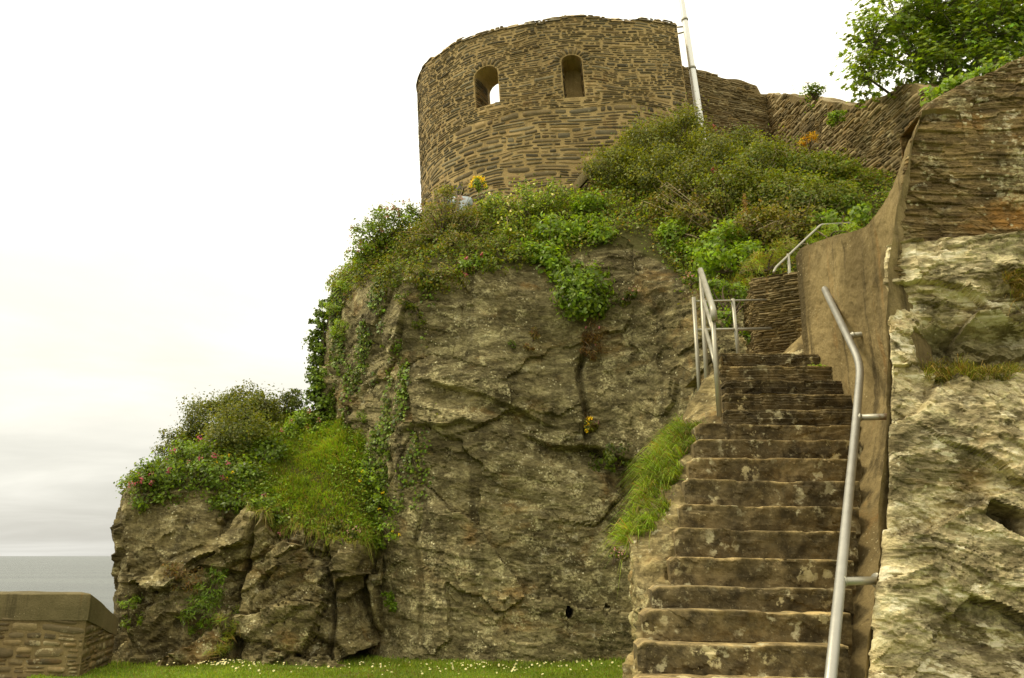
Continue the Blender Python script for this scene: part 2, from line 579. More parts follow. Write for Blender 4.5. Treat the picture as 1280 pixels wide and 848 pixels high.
def steel_mat(name, a=(0.42, 0.41, 0.37), b=(0.58, 0.57, 0.52)):
    m, n = new_mat(name)
    co = n('TexCoord', out=3)
    sp = n.noise(co, 11, 5, 0.6)
    c = n.mix(sp, a, b)
    rs = n.step(n.noise(n.map(co, loc=(1, 2, 3)), 3.2, 6, 0.7), 0.62, 0.70)
    c = n.mix(n.math('MULTIPLY', rs, 0.75), c, (0.16, 0.075, 0.03))
    r = n.math('ADD', n.math('MULTIPLY', sp, 0.25), 0.30)
    return finish(m, n, c, r, n.noise(co, 60, 4), 0.002, 0.5, metallic=0.55, spec=0.5)


M = {}
M['cliff'] = rock_mat('cliff_slate', (0.090, 0.078, 0.043), (0.180, 0.161, 0.094), (0.34, 0.315, 0.205), 0.85, 0.30, 0.28, 0.15, stain=0.65, sscale=3.5, bdist=0.8)
M['bluff'] = rock_mat('bluff_slate', (0.078, 0.065, 0.034), (0.158, 0.136, 0.074), (0.34, 0.305, 0.19), 0.75, 0.40, 0.28, -0.35, stain=0.65, sscale=3.5, bdist=0.9)
M['crag'] = rock_mat('crag_slate', (0.15, 0.128, 0.078), (0.45, 0.40, 0.275), (0.76, 0.71, 0.57), 0.9, 0.95, 0.3, 0.3, stain=0.40, sscale=3.2, bdist=1.0, bscale=2.0, crust=0.75)
M['cheek'] = rock_mat('cheek_slate', (0.09, 0.073, 0.038), (0.20, 0.168, 0.092), (0.46, 0.40, 0.25), 0.85, 0.6, 0.35, 0.1, stain=0.5, sscale=3.5, bdist=0.9)
M['wallrock'] = rock_mat('bedded_slate', (0.095, 0.068, 0.034), (0.20, 0.148, 0.073), (0.32, 0.25, 0.135), 0.7, 0.55, 0.85, 0.06, stain=0.35, sscale=11)
M['stone'] = stone_mat('slate_rubble', 0.30, 0.35)
M['stone_grey'] = stone_mat('slate_rubble_grey', 0.55, 0.30)
M['step'] = stone_mat('worn_step_slate', 0.9, 0.10, 0.55, 0.016, 1.15, 0.75)
M['mortar'] = render_mat('lime_mortar', (0.31, 0.235, 0.12), (0.43, 0.335, 0.18), 0.45)
M['mortar_dark'] = render_mat('earth_mortar', (0.15, 0.118, 0.062), (0.24, 0.19, 0.105), 0.35)
M['render'] = render_mat('lime_render', (0.14, 0.11, 0.058), (0.285, 0.23, 0.13), 0.85)
M['concrete'] = render_mat('weathered_concrete', (0.115, 0.10, 0.055), (0.175, 0.15, 0.088), 0.6)
M['leaf'] = leaf_mat('leaf')
M['tree_leaf'] = leaf_mat('sycamore_leaf', 0.40, 0.45, 0.3)
M['ivy'] = leaf_mat('ivy_leaf', 0.22, 0.5, 0.3)
M['blade'] = leaf_mat('grass_blade', 0.3, 0.55, 0.25)
M['petal'] = leaf_mat('petal', 0.25, 0.6, 0.2)
M['twig'] = attr_mat('twig')
M['skin'] = attr_mat('skin', 0.55, 0.35)
M['cloth'] = attr_mat('cloth', 0.9, 0.1)
M['hair'] = attr_mat('hair', 0.5, 0.4)
M['steel'] = steel_mat('galvanised_steel', (0.30, 0.285, 0.24), (0.44, 0.42, 0.36))
M['dull_steel'] = steel_mat('painted_grey_steel', (0.30, 0.28, 0.21), (0.42, 0.39, 0.30))
M['white_paint'] = steel_mat('weathered_white_paint', (0.66, 0.64, 0.57), (0.80, 0.79, 0.73))

m, n = new_mat('turf')
co = n('TexCoord', out=3)
c = n.mix(n.noise(co, 2.2, 5, 0.6), (0.10, 0.15, 0.018), (0.17, 0.22, 0.03))
c = n.mix(n.step(n.noise(co, 0.8, 4, 0.6), 0.56, 0.66), c, (0.13, 0.105, 0.045))
M['turf'] = finish(m, n, c, 0.95, n.noise(co, 25, 4), 0.03, 0.8, spec=0.1)

m, n = new_mat('sea_water')
co = n('TexCoord', out=3)
w1 = n.noise(n.map(co, (0.10, 0.30, 1)), 1.0, 6, 0.62, 0.3)
w2 = n.noise(n.map(co, (0.9, 2.0, 1)), 1.0, 4, 0.6)
c = n.mix(n.step(n.noise(n.map(co, (0.004, 0.02, 1)), 1.0, 4), 0.4, 0.65), (0.060, 0.070, 0.062), (0.095, 0.108, 0.094))
M['sea'] = finish(m, n, c, 0.32, n.math('ADD', w1, n.math('MULTIPLY', w2, 0.2)), 1.6, 1.0, spec=0.5)


# ------------------------------------------------------------------ ground, sea
rng = np.random.default_rng(7)
b = MB()
gx = np.linspace(-6.6, 14, 110)
gy = np.linspace(-12, 24, 160)
GX, GY = np.meshgrid(gx, gy)
GZ = 0.05 * fbm(np.stack((GX.ravel(), GY.ravel(), GX.ravel() * 0), 1) * 0.5, 3, 3).reshape(GX.shape) - 0.02
b.grid(np.stack((GX, GY, GZ), 2))
lawn = tag(b.build('lawn', M['turf']), kind='structure')
# the bank that falls from the lawn to the sea
b = MB()
xs = np.linspace(-6.6, -13, 24)
ys = np.linspace(-12, 40, 60)
X, Y = np.meshgrid(xs, ys)
Z = -0.05 - (-6.6 - X) * 1.45
G = np.stack((X, Y, Z), 2)
G[..., 2] += 0.4 * fbm(G.reshape(-1, 3) * 0.6, 9, 4).reshape(X.shape) * sstep(0, 1.5, -6.6 - X)
b.grid(G, col=(0, 0, 0))
tag(b.build('shore', M['bluff']), kind='structure')
b = MB()
r = np.concatenate(([0], np.geomspace(20, 30000, 40)))
a = np.linspace(0, 2 * PI, 64)
Rr, Aa = np.meshgrid(r, a)
b.grid(np.stack((Rr * np.cos(Aa), Rr * np.sin(Aa), Rr * 0 - 9.0), 2))
tag(b.build('sea', M['sea'], smooth=False), kind='structure')

# ------------------------------------------------------------------ main cliff
base = [(-2.6, 20.5), (-4.05, 17.4), (-3.35, 15.7), (-2.0, 14.05), (-0.6, 13.65), (0.9, 13.75), (2.0, 13.6), (3.0, 12.5), (4.1, 11.3), (5.6, 10.9), (8.5, 11.5)]
rtop = [6.6, 7.2, 7.0, 6.5, 6.5, 6.5, 6.9, 5.7, 5.0, 4.9, 5.6]
lean = [0.1, 0.0, 0.15, 0.3, 0.25, 0.2, 0.2, 0.5, 0.5, 0.5, 0.5]       # how far the rock leans back at its top
btop = [(-2.0, 20.5, 8.5), (-2.9, 17.9, 8.5), (-2.6, 16.6, 8.4), (-1.5, 15.9, 8.5), (-0.4, 15.9, 8.7), (0.9, 16.0, 8.8), (2.2, 15.9, 9.3), (3.3, 15.7, 9.7), (4.7, 15.5, 9.7), (6.3, 14.6, 8.9), (8.8, 14.2, 8.6)]
rows = []
for f in (-0.06, 0.25, 0.5, 0.75, 1.0):
    rows.append([(x, y + l * f, zt * f) for (x, y), zt, l in zip(base, rtop, lean)])
cap = []
for (x, y), zt, l, (bx, by, bz) in zip(base, rtop, lean, btop):
    cap.append((x * 0.6 + bx * 0.4, (y + l) * 0.62 + by * 0.38, zt * 0.5 + bz * 0.5))
rows.append(cap)
rows.append(btop)
rows.append([(x, y + 3.0, z + 0.1) for x, y, z in btop])
rows.append([(x, y + 8.0, z + 0.1) for x, y, z in btop])
net = np.array(rows)
G, tr, tc = surf(net, 640, 860)
x, y, z = G[..., 0], G[..., 1], G[..., 2]
face = sstep(4.5, 4.0, tr)[:, None] * np.ones_like(x)
N0 = gnormals(G)
front = np.clip(-N0[..., 1], 0, 1)
if front[140, 380] < 0.2:
    N0 = -N0
    front = np.clip(-N0[..., 1], 0, 1)
D = rock(G, 11, big=0.20, facet=0.125, small=0.040, layer=0.035, fine=0.014, chip=0.032, thick=0.30, tilt=(0.22, 0.05), fold=0.10, groove=0.055, bedded=(0.0, 0.4), N=N0, mask=0.18 + 0.82 * face)
# the long overhanging ledge, the hollow below it, and the lower buttress
wv = fbm(np.stack((x.ravel() * 0.9, z.ravel() * 0 + 3, z.ravel() * 0), 1), 5, 3).reshape(x.shape)
xin = sstep(-2.1, -1.5, x) * sstep(4.0, 2.6, x) * face
led = 3.55 + 0.22 * wv - 0.10 * (x - 0.5)
low = 2.35 - 0.22 * sstep(0.6, 2.0, x) * 2.0 + 0.16 * wv
hol = sstep(led + 0.03, led - 0.05, z) * sstep(low - 0.10, low + 0.12, z)
brk = 0.35 + 0.65 * sstep(-0.2, 0.3, fbm(np.stack((x.ravel() * 0.8 + 2, z.ravel() * 0.8, 0 * z.ravel()), 1), 15, 3).reshape(x.shape))
D[..., 1] += xin * hol * brk * (0.12 + 0.26 * sstep(-0.2, 1.8, x))
D[..., 1] -= xin * brk * 0.06 * sstep(led - 0.02, led + 0.05, z) * sstep(led + 1.3, led, z)
# slanting upper hollow
l2 = 4.55 - 0.34 * (x + 1.3) + 0.1 * wv
D[..., 1] += 0.20 * sstep(-1.9, -1.2, x) * sstep(1.2, 0.2, x) * face * sstep(l2, l2 - 0.07, z) * sstep(l2 - 0.55, l2 - 0.3, z)
# vertical joints
for xc, z0, z1, wd, dp in ((1.34, 3.4, 5.4, 0.05, 0.22), (-1.55, 0, 2.4, 0.05, 0.10), (2.15, 0.5, 3.0, 0.06, 0.20)):
    wob = 0.10 * np.sin(z * 1.7 + xc * 5) + 0.05 * np.sin(z * 4.3)
    D[..., 1] += dp * np.exp(-((x + wob - xc) / wd) ** 2) * sstep(z0, z0 + 0.3, z) * sstep(z1, z1 - 0.3, z) * face
# putlog holes
for hx, hz in ((0.93, 0.70), (1.55, 0.74)):
    D[..., 1] += (0.45 if hx < 1 else 0.10) * (((x - hx) / 0.055) ** 2 + ((z - hz) / 0.085) ** 2 < 1)
soil = sstep(4.0, 4.55, tr)[:, None] + 0.35 * fbm(G.reshape(-1, 3) * 1.1, 91, 3).reshape(x.shape)
soil = sstep(0.35, 0.75, soil)
CLIFF, CLIFF_N = D, gnormals(D)
if CLIFF_N[140, 380, 1] > 0:
    CLIFF_N = -CLIFF_N
CLIFF_T = (tr, tc)
b = MB()
b.grid(D, col=np.stack((soil, soil * 0, soil * 0), 2), flip=True)
cliff = tag(b.build('cliff', M['cliff'], smooth=False), kind='structure')

# ------------------------------------------------------------------ lower bluff on the left
base = [(-5.4, 21.0), (-7.05, 17.0), (-6.62, 14.0), (-5.9, 13.4), (-4.6, 13.35), (-3.4, 13.25), (-2.5, 13.45), (-2.15, 14.6), (-2.0, 16.5)]
rtop = [2.5, 2.6, 2.65, 2.6, 2.35, 2.05, 1.85, 1.9, 2.2]
lean = [0, -0.3, -0.15, 0.25, 0.4, 0.45, 0.35, 0.2, 0.0]
stop = [(-4.8, 21, 4.2), (-6.3, 18.0, 4.0), (-6.0, 16.4, 3.75), (-5.5, 16.8, 4.2), (-4.7, 17.0, 4.4), (-3.95, 16.7, 4.3), (-3.4, 16.1, 4.35), (-2.6, 15.9, 4.5), (-2.0, 17.0, 4.6)]
rows = []
for f in (-0.15, 0.3, 0.65, 1.0):
    rows.append([(x_, y_ + l * f, zt * f) for (x_, y_), zt, l in zip(base, rtop, lean)])
rows.append([((x_ + sx) / 2, (y_ + l) * 0.6 + sy * 0.4, zt * 0.52 + sz * 0.48) for (x_, y_), zt, l, (sx, sy, sz) in zip(base, rtop, lean, stop)])
rows.append(stop)
rows.append([(sx, sy + 2.0, sz) for sx, sy, sz in stop])
rows.append([(sx, sy + 6.0, sz - 4.5) for sx, sy, sz in stop])
G, tr, tc = surf(np.array(rows), 380, 520)
x, y, z = G[..., 0], G[..., 1], G[..., 2]
face = sstep(3.25, 2.9, tr)[:, None] * np.ones_like(x)
N0 = gnormals(G)
if N0[80, 260, 1] > 0:
    N0 = -N0
D = rock(G, 31, big=0.14, facet=0.33, small=0.13, layer=0.05, fine=0.014, chip=0.045, thick=0.22, tilt=(-0.45, 0.1), fold=0.10, groove=0.10, turn=-0.5, fscale=1.25, N=N0, mask=(0.15 + 0.85 * face) * (0.35 + 0.65 * sstep(-6.5, -5.7, x)))
for xc, wd, dp in ((-2.35, 0.13, 0.9), (-4.3, 0.05, 0.30), (-2.95, 0.04, 0.2)):
    wob = 0.12 * np.sin(z * 2.1 + xc * 3)
    D[..., 1] += dp * np.exp(-((x + wob - xc) / wd) ** 2) * face
D[..., 1] -= 0.30 * sstep(-5.4, -5.1, x) * sstep(-4.3, -4.6, x) * sstep(1.0, 0.75, z) * face      # low block at its foot
soil = sstep(0.3, 0.75, sstep(2.9, 3.4, tr)[:, None] + 0.35 * fbm(G.reshape(-1, 3) * 1.3, 93, 3).reshape(x.shape))
BLUFF, BLUFF_N, BLUFF_T = D, gnormals(D), (tr, tc)
if BLUFF_N[80, 260, 1] > 0:
    BLUFF_N = -BLUFF_N
b = MB()
b.grid(D, col=np.stack((soil, soil * 0, soil * 0), 2), flip=True)
bluff = tag(b.build('bluff', M['bluff'], smooth=False), kind='structure')

# ------------------------------------------------------------------ crag on the right, below the boundary wall
# left edge (the corner beside the steps), then columns to the right, frontal to the camera
cl = [P(1082, 905, 5.5), P(1090, 848, 5.6), P(1105, 700, 5.66), P(1113, 560, 5.75), P(1113, 430, 5.9), P(1113, 330, 6.0), P(1116, 300, 6.04)]
cols = []
for dx, dy in ((1.2, 1.3), (0.30, 0.35), (0, 0.0), (0.45, -0.05), (1.0, -0.12), (1.7, -0.2), (2.6, -0.3), (4.0, -0.3)):
    col = []
    for k, p in enumerate(cl):
        set_back = 0.0
        if dx >= 0.4 and k in (4,):
            set_back = 0.12
        if k >= 5:
            set_back = 0.10
        col.append((p[0] + dx, p[1] + dy + set_back, p[2]))
    cols.append([(col[0][0], col[0][1], -0.6)] + col)
net = np.array(cols).transpose(1, 0, 2)
G, tr, tc = surf(net, 400, 420)
N0 = gnormals(G)
if N0[150, 250, 1] > 0:
    N0 = -N0
x, y, z = G[..., 0], G[..., 1], G[..., 2]
edge = sstep(0.0, 2.0, tc)[None] * np.ones_like(x)
D = rock(G, 53, big=0.09, facet=0.11, small=0.065, layer=0.036, fine=0.012, chip=0.055, thick=0.15, tilt=(0.26, 0.0), N=N0, mask=0.25 + 0.75 * sstep(1.7, 2.8, tc)[None] * np.ones_like(x), fold=0.30, bedded=(-0.4, 0.4), groove=0.008, fscale=1.5, turn=-0.25)
# ledge with the grass tuft; dark pocket at the right
led = sstep(2.93, 2.98, z) * sstep(3.45, 3.2, z) * sstep(3.05, 3.35, x)
D[..., 1] += led * 0.26
zl = 3.75 + 0.05 * np.sin(x * 5)
D[..., 1] -= 0.10 * sstep(zl - 0.25, zl, z) * sstep(3.1, 3.25, x)
pk = P(1284, 645, 5.4)
pq = 0.35 * fbm(np.stack((x.ravel() * 9, z.ravel() * 9, z.ravel() * 0), 1), 7, 2).reshape(x.shape)
D[..., 1] += 0.5 * sstep(1.12, 0.88, (np.abs((x - pk[0]) / 0.12) ** 3 + np.abs((z - pk[2] + 0.3 * (x - pk[0])) / 0.11) ** 3) ** 0.333 + pq)
CRAG, CRAG_N = D, gnormals(D)
if CRAG_N[150, 250, 1] > 0:
    CRAG_N = -CRAG_N
b = MB()
pkm = sstep(1.0, 0.7, np.sqrt(((x - pk[0]) / 0.12) ** 2 + ((z - pk[2]) / 0.10) ** 2))
b.grid(D, col=np.stack((pkm * 0.0 + led * 0.5, pkm * 0, pkm * 0), 2), flip=True)
crag = tag(b.build('crag', M['crag'], smooth=False), kind='structure')


# ------------------------------------------------------------------ rubble masonry
def split_rects(u0, u1, v0, v1, rs, lmin, lmax, hmin, hmax):
    """irregular coursing: wavering beds of uneven stones, some stacked two or three thin ones high"""
    out = []
    v = v0
    while v < v1 - 1e-6:
        h = min(hmin + (hmax - hmin) * rs.uniform(0, 1) ** 1.2, v1 - v)
        u = u0 - rs.uniform(0, lmax)
        while u < u1:
            w = lmin + (lmax - lmin) * rs.uniform(0, 1) ** 1.7
            a0, a1 = max(u, u0), min(u + w, u1)
            u += w
            if a1 - a0 < 0.05:
                continue
            r_ = rs.uniform()
            if h > hmin * 1.5 and r_ < 0.35:
                cut = v + h * rs.uniform(0.35, 0.65)
                m1 = a0 + (a1 - a0) * rs.uniform(0.3, 0.7)
                if rs.uniform() < 0.5 and a1 - a0 > 2 * lmin:
                    out += [(a0, m1, v, cut), (m1, a1, v, cut), (a0, a1, cut, v + h)]
                else:
                    out += [(a0, a1, v, cut), (a0, a1, cut, v + h)]
            else:
                out.append((a0, a1, v, v + h))
        v += h
    return out


_gi = np.linspace(-1, 1, 6)
_gj = np.linspace(-1, 1, 5)
GU, GV = np.meshgrid(_gi, _gj)
_q = []
for _j in range(4):
    for _i in range(5):
        _q.append((_j * 6 + _i, _j * 6 + _i + 1, (_j + 1) * 6 + _i + 1, (_j + 1) * 6 + _i))
STONE_Q = np.array(_q)


def lay_stones(b, Sf, rects, rs, cols, gap=0.012, relief=0.03, skip=None, wob=0.03, jit=0.35, flip=False, seed=0):
    """one low cushion per stone on the surface Sf(u, v) -> points, normals"""
    if skip is not None:
        rects = [r_ for r_ in rects if not skip((r_[0] + r_[1]) / 2, (r_[2] + r_[3]) / 2, r_)]
    if not rects:
        return
    A = np.array(rects)
    n_ = len(A)
    uc, vc = (A[:, 0] + A[:, 1]) / 2, (A[:, 2] + A[:, 3]) / 2
    hu, hv = (A[:, 1] - A[:, 0]) / 2 - gap * rs.uniform(0.3, 1.3, n_), (A[:, 3] - A[:, 2]) / 2 - gap * rs.uniform(0.3, 1.2, n_)
    hu, hv = np.maximum(hu, 0.012), np.maximum(hv, 0.008)
    # outline: rounded rectangle with random corners
    gu = np.sign(GU) * np.abs(GU) ** 0.5
    gv = np.sign(GV) * np.abs(GV) ** 0.5
    ru = gu[None] * (1 - 0.16 * rs.uniform(0.2, 1.4, (n_, 1, 1)) * np.abs(gv[None]) ** 4)
    rv = gv[None] * (1 - 0.30 * rs.uniform(0.2, 1.4, (n_, 1, 1)) * np.abs(gu[None]) ** 4)
    ru = ru + jit * 0.25 * rs.normal(size=(n_, 5, 6)) * (hv / hu).clip(0, 1)[:, None, None]
    rv = rv + jit * 0.40 * rs.normal(size=(n_, 5, 6)) * 0.6
    slope = rs.normal(0, 0.30, (n_, 1, 1)) * gu[None] * 0.4
    rv = rv + slope
    U = uc[:, None, None] + ru * hu[:, None, None]
    V = vc[:, None, None] + rv * hv[:, None, None]
    q = np.stack((U.ravel() * 0.8, V.ravel() * 1.3, U.ravel() * 0 + seed), 1)
    V = V + wob * fbm(q, 900 + seed, 2).reshape(V.shape)
    rim = np.maximum(np.abs(GU), np.abs(GV))[None] > 0.99
    hgt = relief * rs.uniform(0.35, 1.25, (n_, 1, 1)) * (1 + 0.35 * rs.normal(size=(n_, 5, 6)) * 0.6) + rs.normal(0, 0.25, (n_, 1, 1)) * relief * gv[None]
    hgt = np.where(rim, -0.012, hgt)
    p, nn = Sf(U.ravel(), V.ravel())
    v = p + nn * hgt.ravel()[:, None]
    q = (np.arange(n_)[:, None, None] * 30 + STONE_Q[None]).reshape(-1, 4)
    if flip:
        q = q[:, ::-1]
    cc = np.array(cols)[rs.integers(0, len(cols), n_)] * rs.uniform(0.65, 1.35, (n_, 1))
    b.add(v, q, None, np.repeat(cc, 30, 0))


TOWER_COLS = [(0.115, 0.093, 0.055), (0.15, 0.122, 0.072), (0.21, 0.165, 0.095), (0.095, 0.082, 0.055), (0.27, 0.205, 0.11), (0.17, 0.152, 0.108), (0.13, 0.11, 0.07)]
GREY_COLS = [(0.21, 0.17, 0.10), (0.26, 0.21, 0.13), (0.17, 0.135, 0.08), (0.32, 0.265, 0.165), (0.24, 0.18, 0.09), (0.28, 0.24, 0.165)]

# ------------------------------------------------------------------ round tower
TC, TA, TB = np.array((2.05, 19.7)), 4.6, 3.4
TH0, TH1 = R(-28), R(115.5)
_th = np.linspace(TH0, TH1, 600)
_s = np.concatenate(([0], np.cumsum(np.hypot(TA * np.sin(_th[1:]) * np.diff(_th), TB * np.cos(_th[1:]) * np.diff(_th)))))
TLEN = _s[-1]


def tower_at(u, v, depth=0.0):
    th = np.interp(u, _s, _th)
    nx, ny = -np.cos(th) / TA, -np.sin(th) / TB
    L = np.hypot(nx, ny)
    nx, ny = nx / L, ny / L
    xx = TC[0] - TA * np.cos(th) - nx * depth + 0.065 * (13.0 - v)
    yy = TC[1] - TB * np.sin(th) - ny * depth
    return np.stack((xx, yy, v + 0 * xx), 1), np.stack((nx, ny, 0 * nx), 1)


def tower_top(u):
    th = np.degrees(np.interp(u, _s, _th))
    z = np.interp(th, (-28, -5, 8, 35, 60, 84, 92, 100, 116), (14.1, 14.2, 14.15, 14.05, 13.98, 13.98, 13.98, 13.93, 13.98))
    q = np.stack((np.asarray(u) * 1.6, np.asarray(u) * 0, np.asarray(u) * 0), 1)
    return z + 0.06 * fbm(q, 66, 3)


tw = thing('round_tower', 'ruined round tower of brown slate rubble with two small arched openings on the cliff top', 'tower', (2.0, 18.5, 8.4))
TTH = 0.78
us = np.linspace(0, TLEN, 150)
vs = np.linspace(0, 1, 30)
zb = 8.2


def tower_shell(depth, dz=0.0):
    g = np.zeros((len(vs), len(us), 3))
    tt = tower_top(us) + dz
    for k, f in enumerate(vs):
        g[k] = tower_at(us, zb + (tt - zb) * f, depth)[0]
    return g


outer, inner = tower_shell(0.0, -0.03), tower_shell(TTH, -0.03)
b = MB()
ring = np.concatenate((outer, inner[::-1]), 0)               # one closed loop: up outside, down inside
b.grid(ring, closed=False)
bot = np.stack((inner[0], outer[0]), 0)
b.grid(bot)
for e_ in (0, -1):
    L_ = np.stack((outer[:, e_], inner[:, e_]), 0)
    b.grid(L_, flip=(e_ == 0))
core = b.build('wall', M['mortar'], tw, smooth=False)
bm = bmesh.new()
bm.from_mesh(core.data)
bmesh.ops.remove_doubles(bm, verts=bm.verts, dist=0.0005)
bmesh.ops.recalc_face_normals(bm, faces=bm.faces)
bm.to_mesh(core.data)
bm.free()
# the openings (arched prisms cut out of the wall)
WIN = []
for th_d, z0, z1, wd, dep in ((54.0, 11.97, 13.02, 0.66, 1.4), (81.5, 11.80, 12.92, 0.50, 0.62)):
    u = np.interp(R(th_d), _th, _s)
    WIN.append((u, z0, z1, wd, dep))
    p, nn = tower_at(np.array([u]), np.array([z0]))
    p, nn = p[0], nn[0]
    sx = np.array((-nn[1], nn[0], 0))
    pts = [(-wd / 2, 0), (wd / 2, 0)]
    for a_ in np.linspace(0, PI, 9):
        pts.append((wd / 2 * math.cos(a_), (z1 - z0 - wd * 0.36) + wd * 0.36 * math.sin(a_)))
    pts = pts[:2] + pts[2:]
    bm = bmesh.new()
    o0 = ORIG[tw.name]
    fr = [bm.verts.new(p + nn * 0.4 + sx * a_ + np.array((-0.065 * c_, 0, c_)) - o0) for a_, c_ in pts]
    bk = [bm.verts.new(p - nn * dep + sx * a_ * (1.0 if dep > 1 else 0.9) + np.array((-0.065 * c_, 0, c_)) - o0) for a_, c_ in pts]
    bm.faces.new(fr)
    bm.faces.new(bk[::-1])
    for k in range(len(pts)):
        j = (k + 1) % len(pts)
        bm.faces.new((fr[k], bk[k], bk[j], fr[j]))
    bmesh.ops.remove_doubles(bm, verts=bm.verts, dist=0.0005)
    bmesh.ops.recalc_face_normals(bm, faces=bm.faces)
    me = bpy.data.meshes.new('opening_cut')
    bm.to_mesh(me)
    bm.free()
    cut = bpy.data.objects.new('opening_cut', me)
    COL.objects.link(cut)
    cut.location = tw.location
    md = core.modifiers.new('cut', 'BOOLEAN')
    md.operation = 'DIFFERENCE'
    md.solver = 'EXACT'
    md.object = cut
    bpy.context.view_layer.update()
    dg = bpy.context.evaluated_depsgraph_get()
    me2 = bpy.data.meshes.new_from_object(core.evaluated_get(dg))
    core.modifiers.clear()
    core.data = me2
    bpy.data.objects.remove(cut)


def in_opening(u, v, pad=0.0):
    for wu, z0, z1, wd, dep in WIN:
        if abs(u - wu) < wd / 2 + pad and z0 - pad * 0.4 < v < z1 + pad:
            if v > z1 - wd * 0.36:
                if ((u - wu) / (wd / 2 + pad)) ** 2 + ((v - (z1 - wd * 0.36)) / (wd * 0.36 + pad)) ** 2 > 1:
                    continue
            return True
    return False


rs = np.random.default_rng(5)
rects = split_rects(0, TLEN, zb, 11.6, rs, 0.14, 1.0, 0.06, 0.18) + split_rects(0, TLEN, 11.6, 14.3, rs, 0.10, 0.60, 0.036, 0.105)
for wu, z0, z1, wd, dep in WIN:              # stones end at the sides of the openings
    new = []
    for a0, a1, b0, b1 in rects:
        if b1 > z0 and b0 < z1 - wd * 0.3 and a1 > wu - wd / 2 and a0 < wu + wd / 2:
            if wu - wd / 2 - a0 > 0.05:
                new.append((a0, wu - wd / 2 + 0.01, b0, b1))
            if a1 - wu - wd / 2 > 0.05:
                new.append((wu + wd / 2 - 0.01, a1, b0, b1))
        else:
            new.append((a0, a1, b0, b1))
    rects = new


def tskip(u, v, r_):
    if r_[3] > tower_top(np.array([u]))[0] - 0.0:
        return True
    for uu in (r_[0], u, r_[1]):
        for vv in (r_[2] + 0.01, v, r_[3] - 0.01):
            if in_opening(uu, vv, -0.015):
                return True
    for wu, z0, z1, wd, dep in WIN:          # leave room for the arch stones
        if ((u - wu) / (wd / 2 + 0.15)) ** 2 + ((v - (z1 - wd * 0.36)) / (wd * 0.36 + 0.15)) ** 2 < 1 and v > z1 - wd * 0.36:
            return True
    return False


b = MB()
lay_stones(b, lambda u, v: tower_at(u, np.minimum(v, tower_top(u) + 0.01)), rects, rs, TOWER_COLS, gap=0.012, relief=0.015, skip=tskip, wob=0.10, jit=0.34, seed=1, flip=True)
b.build('facing_stone', M['stone'], tw)
# arch stones and jamb stones round each opening
for wu, z0, z1, wd, dep in WIN:
    b = MB()
    zc_ = z1 - wd * 0.36
    na = 11
    for k in range(na):
        a0_, a1_ = PI * k / na + 0.03, PI * (k + 1) / na - 0.03
        U, V = [], []
        ln = 0.16 + rs.uniform(0, 0.06)
        for rr in np.linspace(-1, 1, 5):
            for aa in np.linspace(0, 1, 6):
                an = a0_ + (a1_ - a0_) * aa
                r0 = (rr + 1) / 2 * ln
                U.append(wu + (wd / 2 + 0.005 + r0) * math.cos(an))
                V.append(zc_ + (wd * 0.36 + 0.005 + r0) * math.sin(an))
        p, nn = tower_at(np.array(U), np.array(V))
        rim = (np.maximum(np.abs(GU), np.abs(GV)) > 0.99).ravel()
        hgt = np.where(rim, -0.02, 0.03 + rs.normal(0, 0.006, 30))
        b.add(p + nn * hgt[:, None], STONE_Q, None, np.array(TOWER_COLS[rs.integers(0, len(TOWER_COLS))]) * rs.uniform(0.7, 1.2))
    # courses seen on the sides of the opening
    for sd_ in (-1, 1):
        v = z0
        while v < zc_:
            h_ = rs.uniform(0.04, 0.09)
            U, V, Dp, off_ = [], [], [], []
            for rr in np.linspace(-1, 1, 5):
                for aa in np.linspace(-1, 1, 6):
                    Dp.append(0.02 + (aa + 1) / 2 * min(dep, TTH) * 0.9)
                    V.append(v + h_ / 2 + rr * h_ / 2 * 0.85)
            rim = (np.maximum(np.abs(GU), np.abs(GV)) > 0.99).ravel()
            hgt = np.where(rim, -0.01, 0.035 + rs.normal(0, 0.010, 30))
            p, nn = tower_at(np.full(30, wu), np.array(V))
            sx = np.stack((-nn[:, 1], nn[:, 0], 0 * nn[:, 0]), 1)
            p = p - nn * np.array(Dp)[:, None] + sx * (sd_ * (wd / 2 * (1 if dep > 1 else 0.97) - hgt))[:, None]
            b.add(p, STONE_Q if sd_ < 0 else STONE_Q[:, ::-1], None, np.array(TOWER_COLS[rs.integers(0, len(TOWER_COLS))]) * rs.uniform(0.6, 1.1))
            v += h_
    b.build('opening_surround', M['stone'], tw)
# rough capping stones and moss along the broken top
b = MB()
u = 0.0
while u < TLEN:
    w = rs.uniform(0.12, 0.45)
    h_ = rs.uniform(0.04, 0.11)
    zt = tower_top(np.array([u + w / 2]))[0] - 0.06
    for d0 in np.arange(0, TTH, 0.26):
        U = u + w * (0.5 + 0.47 * GU.ravel())
        dd = d0 + 0.13 + 0.13 * GV.ravel() + (-0.035 if d0 == 0 else 0)
        rim = (np.maximum(np.abs(GU), np.abs(GV)) > 0.99).ravel()
        p, nn = tower_at(U, np.full(30, zt))
        p = p - nn * dd[:, None]
        p[:, 2] += np.where(rim, -0.03, h_ + rs.normal(0, 0.012, 30)) + rs.uniform(-0.02, 0.03)
        b.add(p, STONE_Q[:, ::-1], None, np.array(TOWER_COLS[rs.integers(0, len(TOWER_COLS))]) * rs.uniform(0.8, 1.35))
    u += w
b.build('capping', M['stone_grey'], tw)


